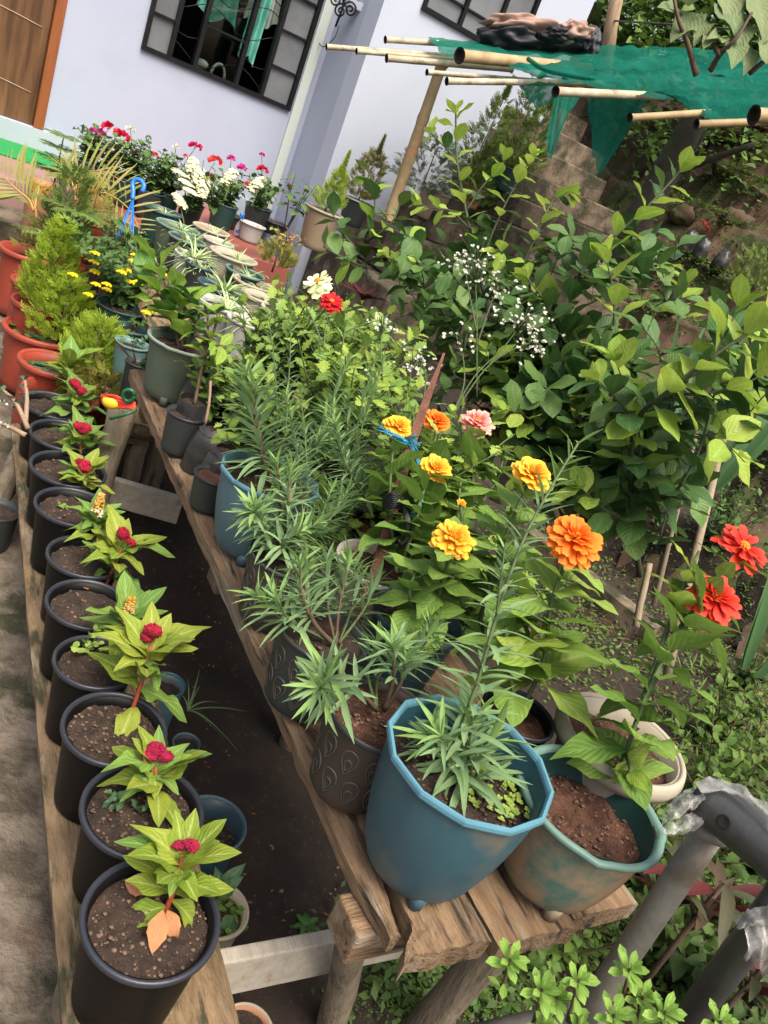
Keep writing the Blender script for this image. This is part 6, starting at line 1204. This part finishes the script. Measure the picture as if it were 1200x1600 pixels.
for i, (px, py, h, sp, n, k, mk, L, lab) in enumerate([(1105, 1170, .22, .16, 8, 'hib', 'ground', .07, 'grey green ground plant right of the fat rimmed cream pot'), (1150, 1080, .18, .14, 7, 'hib', 'ground dark', .06, 'small leaved ground plant below the red zinnia'), (1090, 1270, .25, .18, 9, 'citrus', 'ground', .06, 'leafy ground plant behind the plastic wrapped tube'), (1170, 1250, .2, .16, 7, 'lance', 'ground dark', .08, 'thin leaved ground plant at the right edge above the steel tube'),
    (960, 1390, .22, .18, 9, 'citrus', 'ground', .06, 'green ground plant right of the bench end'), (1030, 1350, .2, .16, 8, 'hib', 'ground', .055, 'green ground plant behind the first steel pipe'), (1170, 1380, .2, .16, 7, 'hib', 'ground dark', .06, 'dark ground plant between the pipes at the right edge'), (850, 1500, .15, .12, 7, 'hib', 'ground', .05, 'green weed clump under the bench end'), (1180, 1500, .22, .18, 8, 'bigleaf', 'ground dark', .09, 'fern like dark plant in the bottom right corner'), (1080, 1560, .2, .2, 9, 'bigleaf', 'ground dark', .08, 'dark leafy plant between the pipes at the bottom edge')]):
    b = gp(px, py); shrub('ground_plant', lab, b, h*1.6, sp*1.5, n+3, k, mk, L, .022, cat='plant', group=GSW, joined=True, seed=100+i, start=.1, side=1, smat=STEMB).done()
for i_, (px, py, h_, lab) in enumerate([(1150, 690, .55, 'dark leafy shrub in the shade at the right edge, behind the pale stake'), (1105, 860, .40, 'dark shrub behind the red zinnias'), (1010, 880, .28, 'low dark shrub at the end of the kerb'), (1190, 560, .6, 'tall dark shrub at the right edge under the citrus branch')]):
    shrub('shrub', lab, gp(px, py), h_, h_*.55, 10, 'citrus', lambda f: 'citrus', .075, .035, cat='shrub', group='dark shrubs at the right edge', side=2, seed=130+i_, start=.15, smat=STEMD).done()
def scatter(name, label, n, pts, mk, L, kind='tiny', cat='ground cover', up=.5, spread=None):
    """ground cover: leaf sized faces over a patch of soil"""
    mb = MB(); r = random.Random(hash_(label)); T = tpl(kind); 
    for k in range(n):
        px, py, rx, ry = pts[r.randrange(len(pts))]; q = gp_fast(px+r.gauss(0, rx), py+r.gauss(0, ry))
        if q is None: continue
        for m in range(3):
            w = r.uniform(0, 6.3); x, y_, z = lframe((math.cos(w), math.sin(w), r.uniform(.0, up*1.6)), (r.uniform(-.4, .4), r.uniform(-.4, .4), 1)); l = L*r.uniform(.5, 1.4); vs, fs, uv = T[r.randrange(5)]; o = q+Vector((r.gauss(0, L), r.gauss(0, L), r.uniform(0, L*1.5)))
            mb.add([tuple(o+x*l*a+y_*l*b+z*l*c) for a, b, c in vs], fs, 0, uv)
    o = mb.build(name, LM[mk]); return tag(o, label, cat, kind='stuff')
def hz_(x, y): return max(soil_z(x, y), -.2)
def gp_fast(px, py):
    rr = ray(px, py); t = .8
    for _ in range(90):
        x, y_, z = rr[0]*t, rr[1]*t, EYE+rr[2]*t; g = soil_z(x, y_)
        if z <= g+.01: return Vector((x, y_, g))
        t += max(.03, (z-g)*.45)
        if t > 14: return None
    return None
scatter('ground_cover', 'low green weeds on the soil under the right garden plants', 2000, [(1000, 950, 70, 60), (1120, 1150, 60, 80), (1100, 1330, 80, 80), (900, 1000, 50, 50), (980, 1480, 90, 60), (1150, 1000, 50, 60)], 'ground', .022)
scatter('ground_cover', 'mossy green cover on the earth bank behind the citrus trees', 3800, [(1080, 330, 90, 25), (1150, 230, 50, 40), (1020, 210, 30, 50), (1120, 430, 80, 40), (1000, 480, 80, 40), (1150, 300, 50, 20), (950, 440, 60, 50)], 'ground', .032)
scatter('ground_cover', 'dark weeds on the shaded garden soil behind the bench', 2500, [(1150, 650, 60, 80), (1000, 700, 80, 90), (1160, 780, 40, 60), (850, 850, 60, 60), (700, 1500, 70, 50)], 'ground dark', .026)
scatter('leaf_litter', 'dry leaf bits lying on the dark ground under the benches', 40, [(350, 1150, 70, 160), (300, 950, 60, 60), (450, 1420, 60, 40)], 'litter', .011, kind='tiny', up=.3)
scatter('leaf_litter', 'brown dry leaves and stems lying between the right garden weeds', 500, [(1120, 1150, 70, 90), (1050, 1000, 70, 60), (1100, 1350, 80, 80), (980, 1450, 70, 60), (900, 980, 60, 50)], 'litter', .04, kind='leaflet', up=.8)
scatter('ground_cover', 'taller loose green stems among the right garden weeds', 500, [(1130, 1130, 60, 70), (1100, 1280, 70, 60), (1000, 1430, 70, 40), (1170, 1230, 40, 60)], 'ground', .055, kind='lance', up=1.6)
scatter('moss', 'green moss on the dark ground below the end of the high bench', 900, [(690, 1540, 40, 25), (640, 1560, 40, 25), (760, 1560, 30, 20)], 'ground', .008)
# low kerb with moss across the garden
kb_ = thing('garden_kerb', gp(870, 900), 'low brown concrete kerb crossing the garden soil behind the orange zinnia', 'kerb'); a, b = gp(815, 850), gp(1010, 1010)
beam(a+Vector((0, 0, .10)), b+Vector((0, 0, .12)), .10, .26, 'kerb_block', STEPM, kb_, seed=8, amp=.01)
GGL = 'sword leaved plants in the right garden bed'
for lab, px, py, n, L, sp in (('clump of tall sword leaves at the right edge below the red zinnia', 1172, 1050, 7, .50, .12), ('sword leaved clump behind the grey garden stake', 1110, 760, 8, .55, .12), ('sparse sword leaves under the near citrus branch', 1020, 740, 6, .45, .1)):
    b = atd(px, py, 2.0 if py > 900 else 2.5); p = Plant('gladiolus', b, lab, 'plant', GGL)
    for k in range(n): w = p.r.uniform(0, 6.3); p.leaf('glad', 'glad', b+Vector((math.cos(w)*.02, math.sin(w)*.02, 0)), (math.cos(w)*.25, math.sin(w)*.25, 1), CAMDIR, L*p.r.uniform(.6, 1.1), 1.3)
    p.done()
GST = 'bare wooden stakes in the garden'
for lab, a, b, r in (('grey bare pole leaning between the citrus trees', (845, 640, 2.7), (905, 520, 2.7), .024), ('pale flat stake tied to the near citrus tree', (1095, 830, 2.3), (1140, 640, 2.3), .013), ('thin brown stake beside the pale flat stake', (1060, 790, 2.4), (1092, 660, 2.4), .008), ('short brown stub in the soil behind the red zinnias', (1005, 925, 2.6), (1015, 880, 2.6), .012)):
    a, b = atd(*a), atd(*b); dn = (a-b); a2 = a+dn*1.2; e = thing('garden_stake', a2, lab, 'stake', GST); log(a2, b, r, r*.85, 'shaft', mat('pale stake', (.34, .27, .19), (.24, .19, .13), .85, 8, .3) if 'pale stake' not in bpy.data.materials else bpy.data.materials['pale stake'], e, r*100)
rpot('green plastic basin pot in the shade at the right edge', 1148, 782, .35, 76, .16, plastic('green basin', (.012, .10, .03)), rim=GREENP, n=30, lipr=.02, group=None, cat='basin', name='basin')
for lab, px, py, sz in (('black poly bag of soil on the earth bank', 1065, 400, .11), ('second black poly bag leaning on the bank', 1085, 412, .10), ('black poly bag under the right citrus shoot', 1035, 500, .12), ('torn grey poly bag on the bank', 1112, 435, .10), ('crumpled black plastic on the soil by the sword leaves', 1150, 1010, .05)):
    q = gp_fast(px, py) or atd(px, py, 4.5); tag(MB().blob((0, 0, sz*.7), (sz*.6, sz*.6, sz), 18, 12, .35, 3, px).build('poly_bag', BAGM, None, loc=q), lab, 'grow bag', 'poly bags on the earth bank')
q = gp_fast(1095, 395) or atd(1095, 395, 4.5); p = Plant('red_salvia', q, 'single red flower spike on the earth bank', 'flower'); a_ = atd(1097, 345, depth(q)-.02); p.stem([q, a_], .004, .003, STEMR)
for k in range(40): t = p.r.uniform(.2, 1); w = p.r.uniform(0, 6.3); p.leaf('round', 'coral', q.lerp(a_, t), (math.cos(w), math.sin(w), .8), (0, 0, 1), .03, joined=True)
p.done()
for i, (px, py, s) in enumerate([(1130, 228, .13), (1165, 250, .11), (1125, 280, .12), (1180, 215, .1), (930, 400, .1), (1060, 350, .12), (1150, 345, .14), (890, 380, .12)]):
    q = gp_fast(px, py)
    if q: tag(MB().blob((0, 0, 0), (s, s*.8, s*.7), 16, 10, .5, 2, px).build('rock', BANK, None, loc=q), ['pale stone high on the bank under the net', 'stone beside the leaning limb', 'round stone left of the bank weeds', 'small stone at the top of the bank', 'stone at the foot of the trunk post', 'earth clod below the black poly bags', 'large clod on the right of the bank', 'clod at the end of the stairs'][i], 'rock', 'stones and clods in the earth bank')
conifer('green feathery asparagus clump at the right edge of the bank', gp_fast(1165, 470) or atd(1165, 470, 4), .28, .25, 500, 'thuja dark', .03, shape=.3, name='asparagus_fern', cat='plant')
# ---------------------------------------------------------------- top right: big leaves, wooded slope
p = Plant('broadleaf_tree', atd(1085, 130, 2.9), 'broad grey green leaves on dark twigs over the net at the top right', 'tree', seed=3)
for pts in ([(1088, 118, 2.9), (1075, 70, 2.85), (1060, 30, 2.8), (1050, -20, 2.8)], [(1110, 110, 2.9), (1125, 85, 2.85), (1150, 60, 2.8), (1175, 20, 2.8)], [(1125, 88, 2.85), (1110, 60, 2.85), (1095, 20, 2.85)], [(1170, 115, 2.9), (1200, 90, 2.85), (1230, 60, 2.8)]):
    c = curve([atd(*q) for q in pts], 5); p.stem(c, .011, .005, STEMB)
for (ax, ay, bx_, by_, L) in [(1125, 5, 1185, 40, .17), (1140, -15, 1145, 45, .15), (1180, -5, 1210, 55, .17), (1160, 40, 1160, 100, .12), (1085, 20, 1045, 55, .15), (1075, 10, 1110, -20, .14), (1100, 30, 1085, 75, .10), (1150, 65, 1150, 115, .12), (1190, 60, 1215, 110, .13), (1060, 20, 1030, -10, .11), (1110, 55, 1095, 100, .08), (1175, 75, 1170, 120, .10), (1130, 60, 1105, 40, .09), (1200, 30, 1190, 80, .12)]:
    a_, b_ = atd(ax, ay, 2.85), atd(bx_, by_, 2.75); p.leaf('bigleaf', 'bigleaf', a_, b_-a_, CAMDIR*.8+Vector((0, 0, .6)), L, 1.0)
p.done()
tag(MB().tube([atd(945, 118, 5.6), atd(955, 40, 5.5), atd(968, -25, 5.4)], [.05, .047, .045], 10).build('timber_post', mat('split timber', (.35, .25, .16), (.22, .15, .09), .85, 6, .5, stretch=(6, 6, 1))), 'split brown timber post behind the net beside the white wall end', 'post')
tag(MB().tube(curve([atd(952, 32, 5.5), atd(1050, 38, 5.0), atd(1200, 50, 4.6)], 5), .006, 5).build('wire', STEELD), 'thin wire strung right from the timber post', 'wire')
r = random.Random(31)
def woods(label, cpx, n, L, mk, dd):
    mb = MB(); T = tpl('heart')
    for k in range(n):
        px, py, rx, ry = cpx[r.randrange(len(cpx))]; o = atd(px+r.gauss(0, rx), py+r.gauss(0, ry), r.uniform(*dd)); w = r.uniform(0, 6.3); x, y_, z = lframe((math.cos(w), math.sin(w), r.uniform(-.6, .3)), (r.uniform(-.6, .6), r.uniform(-.6, .6), 1)); l = L*r.uniform(.5, 1.3); vs, fs, uv = T[r.randrange(5)]
        mb.add([tuple(o+x*l*a+y_*l*b+z*l*c) for a, b, c in vs], fs, 0, uv)
    tag(mb.build('undergrowth', LM[mk]), label, 'undergrowth', kind='stuff')
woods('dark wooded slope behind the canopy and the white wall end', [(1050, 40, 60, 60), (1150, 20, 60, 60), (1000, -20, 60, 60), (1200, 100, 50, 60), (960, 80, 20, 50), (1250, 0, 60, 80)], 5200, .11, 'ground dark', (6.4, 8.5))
woods('lighter green shoots on the wooded slope behind the canopy', [(1080, 40, 60, 40), (1170, 30, 50, 40), (1000, 60, 30, 30), (1150, 75, 40, 20)], 500, .10, 'ground', (6.2, 6.8))
woods('green creepers hanging under the canopy on the bank', [(1060, 210, 40, 25), (1130, 210, 50, 20), (1010, 210, 20, 40), (1180, 270, 30, 40)], 500, .05, 'ground', (4.6, 5.4))
# foot of the drive: weeds and the red potted plant left of the low bench
p = shrub('ground_plant', 'ragged green weeds at the left edge beside the low bench leg', onz(8, 770, .02), .14, .10, 8, 'hib', 'ground', .045, .02, cat='plant', joined=True, seed=8, start=.1); p.done()
rpot('black pot at the left edge beside the low bench leg', -4, 795, .20, 70, .16, P_GREY, n=24, rings=4)
p = Plant('euphorbia', onz(20, 680, .12), 'pale bare branched plant with small white flowers at the left edge', 'plant', seed=2)
for pts in ([(40, 680, 2.35), (10, 665, 2.35), (-15, 660, 2.35)], [(44, 670, 2.35), (25, 630, 2.35), (5, 610, 2.35)], [(40, 660, 2.35), (42, 620, 2.4), (38, 590, 2.4)]):
    c = curve([atd(*q) for q in pts], 4); p.stem(c, .008, .005, bpy.data.materials['pale twig']); p.along(c, 'round', 'ivy', .03, .03, .03, 2, 70, 40, .5, joined=None) if False else p.along(c, 'hib', 'ivy', .028, .025, .02, 2, 75, 40, .55)
headbits(p, atd(5, 665, 2.33), .014, 'round', 'white', 8); headbits(p, atd(3, 630, 2.33), .014, 'round', 'white', 8); p.done()
for pl_ in list(bpy.data.objects):
    pass
